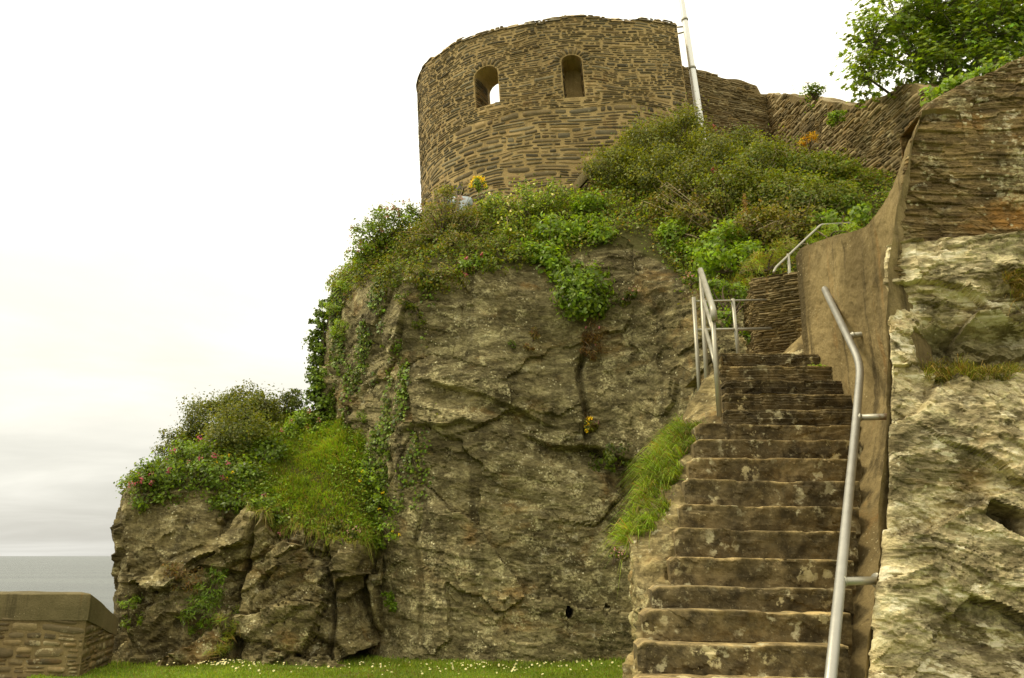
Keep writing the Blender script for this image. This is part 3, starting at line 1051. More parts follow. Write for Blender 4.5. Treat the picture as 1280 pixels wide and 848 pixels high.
# ------------------------------------------------------------------ straight walls
def wall_run(name, label, cat, plan, z0, ztop, thick, rects_kw, cols, mats, relief=0.03, gap=0.01, seed=0, coping=None, wob=0.03, tilt=0.0, jit=0.35, group=None, batter=0.0, extra=None):
    """a masonry wall along a plan polyline; ztop(u) its upper edge; the outer face is to the right of the run"""
    plan = np.array(plan, float)
    seg = np.hypot(*np.diff(plan, axis=0).T)
    L = np.concatenate(([0], np.cumsum(seg)))
    mid = plan.mean(0)
    t = thing(name, label, cat, (mid[0], mid[1], z0), group)
    t['kind'] = 'thing'

    sn = np.diff(plan, axis=0) / seg[:, None]
    sn = np.stack((sn[:, 1], -sn[:, 0]), 1)
    mit = [sn[0]] + [(sn[k] + sn[k + 1]) / (1 + sn[k].dot(sn[k + 1])) for k in range(len(seg) - 1)] + [sn[-1]]
    mit = np.array(mit)                    # mitred corners

    def at(u, v, d=0.0):
        u, v = np.asarray(u, float), np.asarray(v, float)
        k = np.clip(np.searchsorted(L, u, side='right') - 1, 0, len(seg) - 1)
        f = (u - L[k]) / seg[k]
        dirs = np.diff(plan, axis=0)[k] / seg[k][:, None]
        nn = np.stack((dirs[:, 1], -dirs[:, 0]), 1)
        md = mit[k] * (1 - f)[:, None] + mit[k + 1] * f[:, None]
        p = plan[k] + np.diff(plan, axis=0)[k] * f[:, None] - md * (d + batter * (v - z0))[:, None]
        return np.stack((p[:, 0], p[:, 1], v), 1), np.stack((nn[:, 0], nn[:, 1], 0 * f), 1)
    rs = np.random.default_rng(100 + seed)
    us = np.unique(np.concatenate((np.linspace(0, L[-1], 60), L)))
    b = MB()
    zt = np.array([ztop(u_) for u_ in us])
    fr, bk = [], []
    for f in np.linspace(0, 1, 12):
        vv = z0 + (zt - 0.02 - z0) * f
        fr.append(at(us, vv)[0])
        bk.append(at(us, vv, np.full(len(us), thick))[0])
    fr, bk = np.array(fr), np.array(bk)
    b.grid(np.concatenate((fr, bk[::-1]), 0))
    for e_ in (0, -1):
        b.grid(np.stack((fr[:, e_], bk[:, e_]), 0), flip=(e_ == 0))
    b.build('core', mats[0], t, smooth=False)
    vmax = zt.max()
    rects = split_rects(0, L[-1], z0, vmax + 0.3, rs, **rects_kw)

    def skip(u, v, r_):
        if r_[2] > min(ztop(max(r_[0], 0)), ztop(min(r_[1], L[-1]))) - 0.02:
            return True
        return bool(extra and extra(u, v))
    b = MB()
    zgrid = np.linspace(0, L[-1], 300)
    zcap = np.array([ztop(u_) for u_ in zgrid])
    lay_stones(b, lambda u, v: at(np.clip(u, 0, L[-1]), np.clip(v, z0, np.interp(u, zgrid, zcap) + 0.012)), rects, rs, cols, gap=gap, relief=relief, skip=skip, wob=wob, jit=jit, seed=seed)
    b.build('facing_stone', mats[1], t)
    if coping:
        ch, over, cm, ccols = coping
        b = MB()
        u = 0.0
        while u < L[-1] - 0.02:
            w = min(rs.uniform(0.2, 0.6), L[-1] - u)
            zz = ztop(u + w / 2) - 0.03
            nd = 2
            for kd in range(nd):
                d0, d1 = -over + (thick + 2 * over) * kd / nd, -over + (thick + 2 * over) * (kd + 1) / nd
                U = u + w * (0.5 + 0.48 * GU.ravel())
                dd = (d0 + d1) / 2 + (d1 - d0) / 2 * 0.98 * GV.ravel()
                zt_ = np.array([ztop(a_) for a_ in np.clip(U, 0, L[-1])]) - 0.03
                rim = (np.maximum(np.abs(GU), np.abs(GV)) > 0.99).ravel()
                p, nn = at(np.clip(U, 0, L[-1]), zt_, dd)
                p[:, 2] += np.where(rim, -0.02, ch * rs.uniform(0.5, 1.3) + rs.normal(0, 0.012, 30))
                b.add(p, STONE_Q, None, np.array(ccols[rs.integers(0, len(ccols))]) * rs.uniform(0.7, 1.25))
            u += w
        b.build('capping', cm, t)
    return t, at, L[-1]


RUB = dict(lmin=0.14, lmax=0.6, hmin=0.045, hmax=0.12)
RUBF = dict(lmin=0.12, lmax=0.6, hmin=0.028, hmax=0.075)
# wall behind the flagpole, from the tower to the corner
za = P(870, 84, 17.6)
pA0, pA1 = P(838, 90, 17.5), P(963, 118, 18.5)
LA = math.hypot(*(pA1 - pA0)[:2])


def ztA(u):
    f = u / LA
    return float(np.interp(f, (0, 0.28, 0.45, 0.8, 0.86, 0.9, 1.0), (P(838, 80, 17.5)[2], P(873, 86, 17.78)[2], P(895, 94, 17.95)[2], P(938, 103, 18.3)[2], P(946, 105, 18.36)[2], P(950, 117, 18.4)[2], P(963, 119, 18.5)[2]))) + 0.03 * math.sin(u * 7)


wall_run('curtain_wall', 'weathered slate curtain wall between the tower flagpole and the inner corner', 'wall', (pA0[:2], pA1[:2]), 9.0, ztA, 0.6, RUBF, [tuple(np.array(c_) * 0.85) for c_ in GREY_COLS], (M['mortar_dark'], M['stone_grey']), relief=0.022, gap=0.008, seed=3, jit=0.25, coping=(0.03, 0.0, M['stone_grey'], GREY_COLS))
# wall coming forward from that corner to the stair
pB0, pB1 = P(955, 118, 18.6), P(1162, 105, 12.4)
LB = math.hypot(*(pB1 - pB0)[:2])


_fB, _zB = [], []
for a_, b_ in ((955, 118), (975, 117), (1025, 123), (1058, 131), (1085, 125), (1140, 103), (1162, 108)):
    # where the line of sight in plan meets the wall line
    d0 = P(a_, b_, 1.0) - EYE
    s_ = pB1 - pB0
    f_ = (d0[0] * pB0[1] - pB0[0] * 1.0) / (s_[0] * 1.0 - d0[0] * s_[1])
    _fB.append(f_)
    _zB.append(P(a_, b_, pB0[1] + s_[1] * f_)[2])


def ztB(u):
    f = u / LB
    return float(np.interp(f, _fB, _zB)) + 0.03 * math.sin(u * 6)


holeB = P(1083, 240, 13.6)
wall_run('rampart_wall', 'slate wall with long slanting courses running down from the inner corner towards the stair', 'wall', (pB0[:2], pB1[:2]), 7.0, ztB, 0.6, RUB, GREY_COLS, (M['mortar_dark'], M['stone_grey']), relief=0.030, gap=0.009, seed=4, coping=(0.03, 0.0, M['stone_grey'], GREY_COLS), jit=0.28)
# boundary wall standing on the crag at the right
cw = thing('boundary_wall', 'lichened brown slate wall with orange stains standing on the pale crag', 'wall', (4.6, 6.2, 3.8))
rowsC = []
left = [P(1113, 345, 6.06), P(1113, 320, 6.08), P(1120, 268, 6.11), P(1128, 215, 6.12), P(1142, 172, 6.13), P(1156, 137, 6.15)]
topz = {0.0: 0.0, 0.12: 0.12, 0.6: 0.36, 1.2: 0.62, 2.2: 0.95, 4.0: 1.5}
for g in np.linspace(0, 1, 6):
    k = int(round(g * 5))
    L_ = left[k]
    row = [(L_[0] + 0.5, L_[1] + 0.62, L_[2]), (L_[0] + 0.10, L_[1] + 0.12, L_[2])]
    for dx, dz in topz.items():
        row.append((L_[0] + dx + 0.02, L_[1] - 0.07 * dx, L_[2] + dz * g))
    rowsC.append(row)
tp = rowsC[-1]
rowsC.append([(a_, b_ + 0.16, c_ + 0.035) for a_, b_, c_ in tp])
rowsC.append([(a_, b_ + 0.50, c_ + 0.01) for a_, b_, c_ in tp])
rowsC.append([(a_, b_ + 0.55, c_ - 0.8) for a_, b_, c_ in tp])
net = np.array(rowsC)
tr_ = np.concatenate((np.linspace(0, 5, 280), np.linspace(5, 8, 50)[1:]))
tc_ = even_t(net, 1, 420)
Wr_, Wc_ = catmull_w(9, tr_), catmull_w(net.shape[1], tc_)
# a crisp top edge: straight rows above the face
Wr_[280:] = 0
for k_, t_ in enumerate(tr_[280:]):
    i0 = min(int(t_), 7)
    Wr_[280 + k_, i0] = 1 - (t_ - i0)
    Wr_[280 + k_, i0 + 1] = t_ - i0
G = np.einsum('ra,abx,cb->rcx', Wr_, net, Wc_)
N0 = gnormals(G)
if N0[150, 250, 1] > 0:
    N0 = -N0
D = rock(G, 83, big=0.03, facet=0.02, small=0.012, layer=0.028, fine=0.006, chip=0.020, thick=0.11, tilt=(0.03, 0.0), N=N0, groove=0.0, fold=0.05, bedded=(-0.6, 0.3), mask=0.25 + 0.75 * sstep(0.6, 2.6, tc_)[None] * np.ones(G.shape[:2]))
WALLC, WALLC_N = D, gnormals(D)
if WALLC_N[150, 250, 1] > 0:
    WALLC_N = -WALLC_N
b = MB()
b.grid(D, col=(0, 0, 0), flip=True)
b.build('bedded_face', M['wallrock'], cw, smooth=False)

# ------------------------------------------------------------------ rendered wall beside the steps
NY = [(0, 905), (1, 848)]
step_y = [848, 803, 764, 732, 696, 661, 632, 600, 573, 550, 531, 512, 493, 476, 458, 442]
step_xl = [795, 797, 803, 815, 838, 844, 849, 856, 861, 867, 870, 904, 903, 902, 899, 897]
step_xr = [1034, 1040, 1043, 1046, 1049, 1053, 1056, 1058, 1060, 1061, 1062, 1066, 1064, 1056, 1040, 1016]
SY = [5.85 + 0.195 * k for k in range(16)]
SL = [P(x_, y_, Y_) for x_, y_, Y_ in zip(step_xl, step_y, SY)]
SR = [P(x_, y_ + (3 if k < 6 else 0), Y_ - 0.03) for k, (x_, y_, Y_) in enumerate(zip(step_xr, step_y, SY))]
for k in range(16):
    zz = (SL[k][2] + SR[k][2]) / 2
    SL[k][2] = zz + 0.012
    SR[k][2] = zz - 0.012
# continue below the picture, down to the lawn
for k in range(1, 5):
    d_ = (SL[1] - SL[0]) * np.array((0.6, 1, 1))
    SL.insert(0, SL[0] - np.array((0.06, 0.195, 0.2)))
    SR.insert(0, SR[0] - np.array((0.10, 0.195, 0.2)))
NS = len(SL)

rw = thing('rendered_wall', 'brown lime rendered retaining wall to the right of the stone stair', 'wall', (3.1, 7.4, 0.8))
# columns from the near corner to the far end; each from the stair edge to the wall top
top_px = [(1152, 138, 6.08), (1135, 180, 6.35), (1118, 232, 6.75), (1096, 272, 7.15), (1076, 287, 7.5), (1040, 296, 8.1), (1013, 305, 8.7), (1000, 311, 8.95), (994, 322, 9.02)]
colsW = []
nearZ = [p for p in cl]
for k, (tx, ty, tY) in enumerate(top_px):
    top = P(tx, ty, tY)
    f = k / (len(top_px) - 1)
    Yb = 5.62 + (9.02 - 5.62) * (f ** 0.9)
    if k == len(top_px) - 1:
        Yb = 9.02
    # the stair edge at this distance
    ys_ = [p[1] for p in SR]
    xb = np.interp(Yb, ys_, [p[0] for p in SR])
    zbm = np.interp(Yb, ys_, [p[2] for p in SR])
    if Yb > ys_[-1]:
        xb = P(999, 440, 9.02)[0]
    bot_ = np.array((xb + 0.02, Yb - 0.05, zbm - 0.35))
    col = []
    if k == 0:
        pts = [np.array((cl[0][0] - 0.08, 5.45, -0.3))] + [c_ + np.array((-0.02, 0.03, 0)) for c_ in cl[:6]] + [P(1133, 205, 6.05), top]
        col = [pts[0], pts[2], pts[3], pts[4], pts[5], pts[6], pts[7], pts[8]]
    else:
        mid1 = np.array((0, 0, 0.0))
        near = np.array((np.interp(tY, (6.1, 9.0), (2.78, 3.50)), 0, 0))
        for g in np.linspace(0, 1, 8):
            p = bot_ * (1 - g) + top * g
            # the foot flares out to meet the step ends
            fl = np.interp(g, (0, 0.18, 0.4, 1), (0, 0.62, 0.86, 1.0))
            p[0] = bot_[0] * (1 - fl) + top[0] * fl
            p[1] = Yb * (1 - g) + tY * g
            col.append(p)
    colsW.append(col)
net = np.array(colsW).transpose(1, 0, 2)
G, tr, tc = surf(net, 260, 240)
N0 = gnormals(G)
if N0[120, 120, 0] > 0:
    N0 = -N0
pp = G.reshape(-1, 3)
dsp = (0.035 * fbm(pp * 0.9, 71, 3) + 0.012 * fbm(pp * 4.5, 72, 4) + 0.005 * fbm(pp * 18, 73, 2)).reshape(G.shape[:2])
D = G + N0 * dsp[..., None]
b = MB()
b.grid(D, flip=True)
back = D[-1] + np.array((0.32, 0.0, -0.02))
back2 = back + np.array((0.02, 0, -0.5))
rim_ = np.stack((D[-1], D[-1] + np.array((0.10, 0, 0.018)), D[-1] + np.array((0.22, 0.0, 0.015)), back, back2), 0)
b.grid(rim_, flip=True)
far = D[:, -1]
b.grid(np.stack((far, far + np.array((0.32, 0.06, 0))), 0), flip=False)
b.build('rendered_face', M['render'], rw)
RWALL = D
# rough strip of exposed rubble along its near corner

# ------------------------------------------------------------------ stone stair
st = thing('stone_staircase', 'steep flight of worn brown slate steps climbing between the grassy cheek and the rendered wall', 'stairs', tuple((SL[0] + SR[0]) / 2 + np.array((0, 0, -0.2))))
rs = np.random.default_rng(21)
STEP_COLS = [(0.145, 0.115, 0.066), (0.12, 0.097, 0.058), (0.165, 0.132, 0.076), (0.135, 0.11, 0.066)]
for k in range(NS):
    a_, c_ = SL[k], SR[k]
    c_ = c_ + np.array((0.10, -0.03, 0))        # let in to the wall
    zprev = min(SL[k - 1][2], SR[k - 1][2]) - a_[2] if k else -0.2
    nb = (SL[k + 1][1] - a_[1] + 0.12) if k < NS - 1 else 0.5
    prof = [(0.05, zprev - 0.10), (0.035, zprev - 0.02)]
    for f in np.linspace(0.05, 0.78, 12):
        prof.append((0.004 - 0.003 * f, zprev * (1 - f)))
    prof += [(0.0005, -0.036), (0.0, -0.020), (0.001, -0.006), (0.005, -0.001), (0.016, 0.0)]
    for f in np.linspace(0.05, nb, 10):
        prof.append((f, 0.004 * f))
    prof += [(nb, zprev - 0.10)]
    prof = np.array(prof)
    nx = 90
    t = np.linspace(0, 1, nx)
    line = a_[None] * (1 - t)[:, None] + c_[None] * t[:, None]
    d_ = (c_ - a_)[:2]
    d_ = d_ / np.linalg.norm(d_)
    fw = np.array((-d_[1], d_[0], 0))
    if fw[1] < 0:
        fw = -fw
    G = line[None] + prof[:, None, 0:1] * fw + np.array((0, 0, 1.0)) * prof[:, None, 1:2]
    p = G.reshape(-1, 3)
    # wear: nosing sags and is chipped, riser split in beds
    q = np.stack((p[:, 0] * 2.2, p[:, 1] * 0 + k * 3.1, p[:, 2] * 0), 1)
    sag = 0.010 * fbm(q * 0.6, 300 + k, 3) + 0.003 * fbm(q * 4, 320 + k, 3)
    sag -= 0.010 * sstep(0.30, 0.55, fbm(q * 2.4 + 7, 325 + k, 2))
    top = np.repeat((prof[:, 1] > -0.05), nx)
    p[:, 2] += np.where(top, sag, sag * 0.5)
    inner_ = np.repeat(np.arange(len(prof)), nx)
    fr = (inner_ > 1) & (inner_ < 19)
    bedz = p[:, 2] / (0.045 if k < 13 else 0.03) + 0.8 * fbm(p * 1.1, 360 + k, 3)
    bed = bedz - np.floor(bedz)
    bl = _h(np.floor(bedz).astype(int), np.floor(p[:, 0] * 1.6).astype(int), np.zeros(len(p), int), 41 + k)
    offc, rndc, ec = cells(p * np.array((4.0, 4.0, 7.0)) + 0.4 * fbm(p * 3, 350 + k, 2)[:, None], 390 + k)
    dsp = 0.012 * fbm(p * np.array((2.2, 2.2, 4)), 340 + k, 5, 0.6) + 0.010 * fbm(p * 13, 380 + k, 3) + 0.014 * (((rndc - 0.5) * 2 * offc).sum(1) + 0.4 * (rndc[:, 0] - 0.5))
    dsp += (0.004 if k < 15 else 0.026) * (bl - 0.5) + (0.010 if k >= 15 else 0.001) * (bed - 0.5)
    dsp = dsp * np.where(fr, 1, 0)
    p = p - fw[None] * dsp[:, None]
    # round the free end
    e_ = np.tile(sstep(0.03, 0.0, t), len(prof))
    p[:, 2] -= np.where(top, e_ * 0.03, 0)
    p[:, 1] += np.where(fr, e_ * 0.03, 0)
    G = p.reshape(G.shape)
    b = MB()
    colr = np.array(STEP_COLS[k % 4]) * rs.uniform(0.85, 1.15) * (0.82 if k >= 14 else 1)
    skylit_wear = 0.72 + 1.55 * sstep(14.5, 16.5, np.arange(len(prof)))[:, None] * (0.7 + 0.5 * fbm(np.stack((t * 7, t * 0 + k, t * 0), 1), 345, 3))[None]  # risers darkened, nosings and treads painted paler: worn, and as if catching sky light
    b.grid(G, col=colr[None, None] * skylit_wear[..., None] * np.where(skylit_wear > 1.0, 1, 1)[..., None], flip=True)
    for e in (0, -1):
        b.add(np.concatenate((G[:, e], G[:, e].mean(0)[None])), None, [((i), (i + 1) % len(prof), len(prof)) if e == 0 else ((i + 1) % len(prof), i, len(prof)) for i in range(len(prof))], col=colr)
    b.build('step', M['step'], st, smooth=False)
# the rubble cheek that carries the steps on the left
kk = np.arange(NS)
xo = np.interp(kk, (0, 4, 8, 10, 12, 14, 16, 19), (0.70, 0.88, 0.97, 1.02, 1.10, 1.32, 1.58, 1.85))
zo = np.interp(kk, (0, 4, 6, 8, 9, 12, 14, 16, 19), (-0.3, 0.55, 0.92, 1.30, 1.45, 1.98, 2.3, 2.62, 2.9))
rows = [[], [], [], [], [], [], []]
for k in range(NS):
    yk = SL[k][1]
    inn = SL[k] + np.array((0.16, 0.04, -0.30))
    rows[0].append((xo[k] - 0.10, yk, -0.25))
    rows[1].append((xo[k] - 0.05, yk, zo[k] * 0.45))
    rows[2].append((xo[k], yk, zo[k] - 0.10))
    rows[3].append((xo[k] + 0.06, yk + 0.02, zo[k]))
    ed = SL[k] + np.array((-0.05, 0.03, -0.30))
    rows[4].append(((xo[k] + ed[0]) / 2, yk + 0.03, (zo[k] + ed[2]) / 2 + 0.02))
    rows[5].append(tuple(SL[k] + np.array((0.0, 0.05, -0.26))))
    rows[6].append(tuple(inn))
rows = [r_ + [(r_[-1][0] + 0.5, r_[-1][1] + 0.75, r_[-1][2])] for r_ in rows]
G, tr, tc = surf(np.array(rows), 150, 260)
N0 = gnormals(G)
if N0[20, 100, 0] > 0:
    N0 = -N0
D = rock(G, 63, big=0.04, facet=0.07, small=0.05, layer=0.035, fine=0.018, thick=0.12, tilt=(0.1, 0.1), N=N0, mask=sstep(6.0, 5.0, tr)[:, None] * np.ones(G.shape[:2]))
CHEEK, CHEEK_N = D, gnormals(D)
if CHEEK_N[60, 100, 2] < 0:
    CHEEK_N = -CHEEK_N
b = MB()
b.grid(D, col=(0, 0, 0), flip=False)
sk, _a, _b = surf(np.array([[(2.36, SL[-1][1] - 0.1, SL[-1][2] - 0.06), (2.34, 9.6, SL[-1][2] - 0.05), (2.4, 10.7, SL[-1][2] - 0.05)], [(2.2, SL[-1][1] - 0.2, 2.4), (2.2, 9.6, 2.4), (2.3, 10.7, 2.4)]]), 60, 80)
nk = gnormals(sk)
b.grid(rock(sk, 69, big=0.05, facet=0.06, small=0.05, layer=0.05, fine=0.015, thick=0.1, N=nk if nk[30, 40, 0] < 0 else -nk), col=(0, 0, 0))
b.build('side_wall', M['cheek'], st)
# landing at the top of the flight
b = MB()
LZ = (SL[-1][2] + SR[-1][2]) / 2 - 0.01
gx = np.linspace(2.32, 4.2, 60)
gy = np.linspace(SL[-1][1] + 0.12, 10.6, 50)
X, Y = np.meshgrid(gx, gy)
Z = LZ - 0.015 + 0.02 * fbm(np.stack((X.ravel(), Y.ravel(), X.ravel() * 0), 1) * 1.5, 12, 4).reshape(X.shape)
b.grid(np.stack((X, Y, Z), 2), col=(0.17, 0.14, 0.085))
e0 = np.stack((X[:, 0], Y[:, 0], Z[:, 0]), 1)
b.build('landing', M['step'], st)

# stone pier at the back of the landing
P0, P1_ = P(948, 437, 9.75), P(1001, 437, 9.45)
pz1 = P(975, 343, 9.6)[2]
pr, pr_at, LP_ = wall_run('stone_pier', 'short pier of thin stacked slates on the landing below the bent upper handrail', 'pier', [(P0[0] + 0.14, P0[1] + 0.9), (P0[0] + 0.0, P0[1] + 0.0), (P1_[0] + 0.1, P1_[1])], LZ - 0.1, lambda u: pz1 + 0.02 * math.sin(u * 9) - 0.16 * max(0, 0.9 - u), 0.45, dict(lmin=0.08, lmax=0.34, hmin=0.022, hmax=0.05), [(0.21, 0.165, 0.09), (0.17, 0.13, 0.07), (0.25, 0.20, 0.12), (0.15, 0.12, 0.07)], (M['mortar_dark'], M['stone']), relief=0.03, gap=0.004, seed=9, jit=0.3, wob=0.02)
# spill of rubble against its foot, at the start of the upper path
b = MB()
t_ = np.linspace(0, 1, 40)
A_ = P(940, 440, 9.5)
for kx in range(1):
    X, Y = np.meshgrid(np.linspace(3.15, 3.85, 50), np.linspace(9.05, 9.75, 40))
    Z = LZ + 0.02 + np.clip((X - 3.15) * 0.95, 0, 0.6) * sstep(9.0, 9.3, Y)
    Z += 0.05 * fbm(np.stack((X.ravel(), Y.ravel(), X.ravel() * 0), 1) * 3, 14, 4).reshape(X.shape)
    b.grid(np.stack((X, Y, Z), 2), col=(0.25, 0.20, 0.11))
tag(b.build('path', M['step']), kind='structure')

# ------------------------------------------------------------------ sea wall
c0 = P(103, 848, 11.9)
sw_plan = [(-14.5, 12.35), (c0[0] - 0.05, 11.9), (-6.22, 13.3)]
zT = 1.08


def sw_top(u):
    f = (u - sw_L0) / sw_L1
    return zT - 0.33 if f <= 0 else zT - 0.33 - 0.34 * f


sw_L0 = math.hypot(sw_plan[1][0] - sw_plan[0][0], sw_plan[1][1] - sw_plan[0][1])
sw_L1 = math.hypot(sw_plan[2][0] - sw_plan[1][0], sw_plan[2][1] - sw_plan[1][1])
sw, sw_at, _L = wall_run('sea_wall', 'low slate wall with a concrete coping where the lawn meets the sea', 'wall', sw_plan, -0.2, sw_top, 0.5, dict(lmin=0.15, lmax=0.7, hmin=0.06, hmax=0.16), [(0.13, 0.105, 0.06), (0.17, 0.135, 0.075), (0.11, 0.09, 0.055), (0.19, 0.155, 0.09)], (M['mortar_dark'], M['stone_grey']), relief=0.02, gap=0.010, seed=8, jit=0.3)
us_ = np.concatenate((np.linspace(0, sw_L0, 80), np.linspace(sw_L0, sw_L0 + sw_L1, 24)[1:]))
zb_ = np.array([sw_top(u_) - 0.025 for u_ in us_])
zt_ = np.where(us_ <= sw_L0, zT, zT - 0.41 * (us_ - sw_L0) / sw_L1)
ringc = []
for d_, z_ in ((0.06, zb_), (-0.022, zb_), (-0.022, zb_ * 0.5 + zt_ * 0.5), (-0.020, zt_ - 0.012), (-0.008, zt_), (0.2, zt_ + 0.012), (0.5, zt_ + 0.01), (0.54, zt_ - 0.02), (0.54, zb_)):
    ringc.append(sw_at(us_, z_, np.full(len(us_), d_))[0])
G = np.array(ringc)
pp = G.reshape(-1, 3)
G = G + (0.008 * fbm(pp * 2.5, 15, 4)).reshape(G.shape[:2])[..., None]
b = MB()
b.grid(G)
b.build('coping', M['concrete'], sw, smooth=False)

# ------------------------------------------------------------------ rails
def pipe(b, pts, r, bend=0.10, seg=12):
    pts = [np.asarray(p, float) for p in pts]
    out = [pts[0]]
    for k in range(1, len(pts) - 1):
        p0, p1, p2 = pts[k - 1], pts[k], pts[k + 1]
        a_ = p1 + (p0 - p1) / np.linalg.norm(p0 - p1) * min(bend, np.linalg.norm(p0 - p1) * 0.45)
        c_ = p1 + (p2 - p1) / np.linalg.norm(p2 - p1) * min(bend, np.linalg.norm(p2 - p1) * 0.45)
        for s_ in np.linspace(0, 1, 7):
            out.append((1 - s_) ** 2 * a_ + 2 * s_ * (1 - s_) * p1 + s_ * s_ * c_)
    out.append(pts[-1])
    b.tube(out, r, seg)


HR = [P(1043, 862, 4.93), P(1049, 740, 5.5), P(1069, 540, 6.75), P(1076, 455, 7.30), P(1031, 362, 8.35)]
HR[0] = HR[1] + (HR[1] - HR[2]) * 0.75
wallpts = [P(1098, 726, 5.78), P(1113, 521, 6.75), P(1096, 416, 7.72), P(1041, 358, 8.6)]
hr = thing('handrail', 'bent galvanised tube handrail on brackets along the rendered wall', 'handrail', tuple(HR[1]))
b = MB()
pipe(b, [HR[0] + (HR[0] - HR[1]) * 0.6, HR[1], HR[2], HR[3], HR[4]], 0.036, bend=0.22)
b.build('rail', M['steel'], hr)
for src, dst in ((P(1050, 727, 5.55), wallpts[0]), (P(1070, 522, 6.85), wallpts[1]), (P(1062, 420, 7.66), wallpts[2])):
    b = MB()
    dr = (dst - src) / np.linalg.norm(dst - src)
    b.tube([src, dst + dr * 0.12], 0.028, 12)
    br = b.build('bracket', M['dull_steel'], hr)
    b = MB()
    b.tube([dst - dr * 0.018, dst - dr * 0.012, dst + dr * 0.03], (0.050, 0.054, 0.054), 16)
    b.build('wall_plate', M['dull_steel'], hr)
    b = MB()
    b.tube([src + dr * 0.026, src + dr * 0.034, src + dr * 0.046], (0.036, 0.038, 0.030), 12)
    b.build('weld', M['dull_steel'], hr)
b = MB()
pipe(b, [HR[4] + np.array((0, -0.01, 0.0)), HR[4] + np.array((0.005, 0.03, 0.02)), P(1040, 357, 8.45) + np.array((0.12, 0.02, 0))], 0.03, bend=0.02)
b.build('end_return', M['dull_steel'], hr)

# railing on the open side of the upper steps
A_, C_ = P(890, 384, 8.0), P(876, 339, 9.0)
rl = thing('stair_railing', 'pale grey steel railing sloping up the open left side of the upper steps', 'railing', (A_[0], A_[1], 3.0))
for top_, bx in ((A_, P(899, 514, 8.0)), (C_, P(886, 526, 9.0))):
    b = MB()
    b.tube([bx - np.array((0, 0, 0.06)), top_ - np.array((0, 0, 0.01))], 0.026, 10)
    b.build('post', M['dull_steel'], rl)
b = MB()
pipe(b, [A_ + np.array((0.012, -0.03, -0.16)), A_ + np.array((0.0, -0.035, -0.03)), C_ + (C_ - A_) * 0.03], 0.034, bend=0.06)
b.build('top_rail', M['dull_steel'], rl)
for dz in (0.36, 0.72):
    b = MB()
    b.tube([A_ - np.array((-0.016, 0, dz)), C_ - np.array((-0.012, 0, dz))], 0.022, 10)
    b.build('middle_rail', M['dull_steel'], rl)
# guard across the back of the landing, with its corner post
lr = thing('landing_railing', 'low two-bar steel guard across the back of the landing beside the slate pier', 'railing', (2.7, 9.3, LZ))
e1, e2 = P(960, 375, 9.66), P(966, 411, 9.66)
c1, c2 = P(867, 372, 9.15), P(877, 534, 9.15)
b = MB()
b.tube([c1 + (P(870, 377, 9.15) - c1), e1], 0.013, 8)
b.build('bar', M['dull_steel'], lr)
b = MB()
b.tube([P(868, 413, 9.15), e2], 0.020, 8)
b.build('bar', M['dull_steel'], lr)
q_ = P(916, 374, 9.40)
for lo_, hi_ in ((np.array((q_[0] + 0.02, q_[1], LZ - 0.1)), q_), (c2 - np.array((0, 0, 0.1)), c1)):
    b = MB()
    b.tube([lo_, hi_], 0.024, 8)
    b.build('post', M['dull_steel'], lr)
# upper handrail behind the wall
uh = thing('upper_handrail', 'thin bent steel handrail rising behind the top of the rendered wall', 'handrail', tuple(P(968, 342, 9.8)))
b = MB()
pipe(b, [P(967, 341, 9.75), P(969, 335, 9.8), P(1026, 281, 10.6), P(1062, 279, 11.2)], 0.015, bend=0.08)
b.build('rail', M['dull_steel'], uh)
b = MB()
pipe(b, [P(985, 318, 10.0), P(987, 338, 9.95), P(984, 356, 9.7)], 0.020, bend=0.1)
b.build('bracket', M['dull_steel'], uh)

# ------------------------------------------------------------------ flagpole
fb, ft = P(878, 172, 16.9), P(850, -14, 16.9)
fp = thing('flagpole', 'weathered white flagpole fixed by a bracket to the right edge of the tower', 'flagpole', tuple(fb - np.array((0, 0, 0.6))))
b = MB()
fv = ft - fb
ln = np.linspace(-0.12, 1.0, 20)
b.tube([fb + fv * t_ for t_ in ln], np.interp(ln, (-0.12, 1.0), (0.098, 0.062)), 16)
b.build('mast', M['white_paint'], fp)
for f in (0.09, 0.45, 0.78):
    b = MB()
    b.tube([fb + fv * (f - 0.006), fb + fv * (f + 0.006)], np.interp(f, (0, 1), (0.115, 0.078)), 16)
    b.build('collar', M['dull_steel'], fp)
for f, zoff in ((0.70, 0), (0.735, 0.05)):
    b = MB()
    p_ = fb + fv * f
    b.tube([p_, np.array((4.02, 17.0, p_[2] + zoff))], 0.022, 8)
    b.build('bracket', M['dull_steel'], fp)
# ramp wall with a pale coping below the tower
rp = thing('ramp_wall', 'pale curved stone coping rising against the foot of the round tower', 'wall', tuple(P(740, 222, 15.9)))
rp['kind'] = 'thing'
pts = [P(716, 236, 15.8), P(726, 220, 15.8), P(740, 205, 15.85), P(756, 192, 15.95), P(775, 182, 16.1), P(800, 174, 16.25)]
Wm = catmull_w(6, np.linspace(0, 5, 50))
cen = Wm @ np.array(pts)
prof = np.array([(-0.14, -0.28), (-0.15, -0.10), (-0.13, 0.0), (0.0, 0.03), (0.15, 0.0), (0.16, -0.28)])
tan = np.gradient(cen, axis=0)
sid = np.stack((tan[:, 1], -tan[:, 0], 0 * tan[:, 0]), 1)
sid /= np.linalg.norm(sid, axis=1)[:, None]
G = cen[None] + prof[:, None, :1] * -sid[None] * -1 + np.array((0, 0, 1.0)) * prof[:, None, 1:]
b = MB()
b.grid(G + 0.015 * fbm(G.reshape(-1, 3) * 3, 44, 3).reshape(G.shape[:2])[..., None])
b.build('coping', M['concrete'], rp)

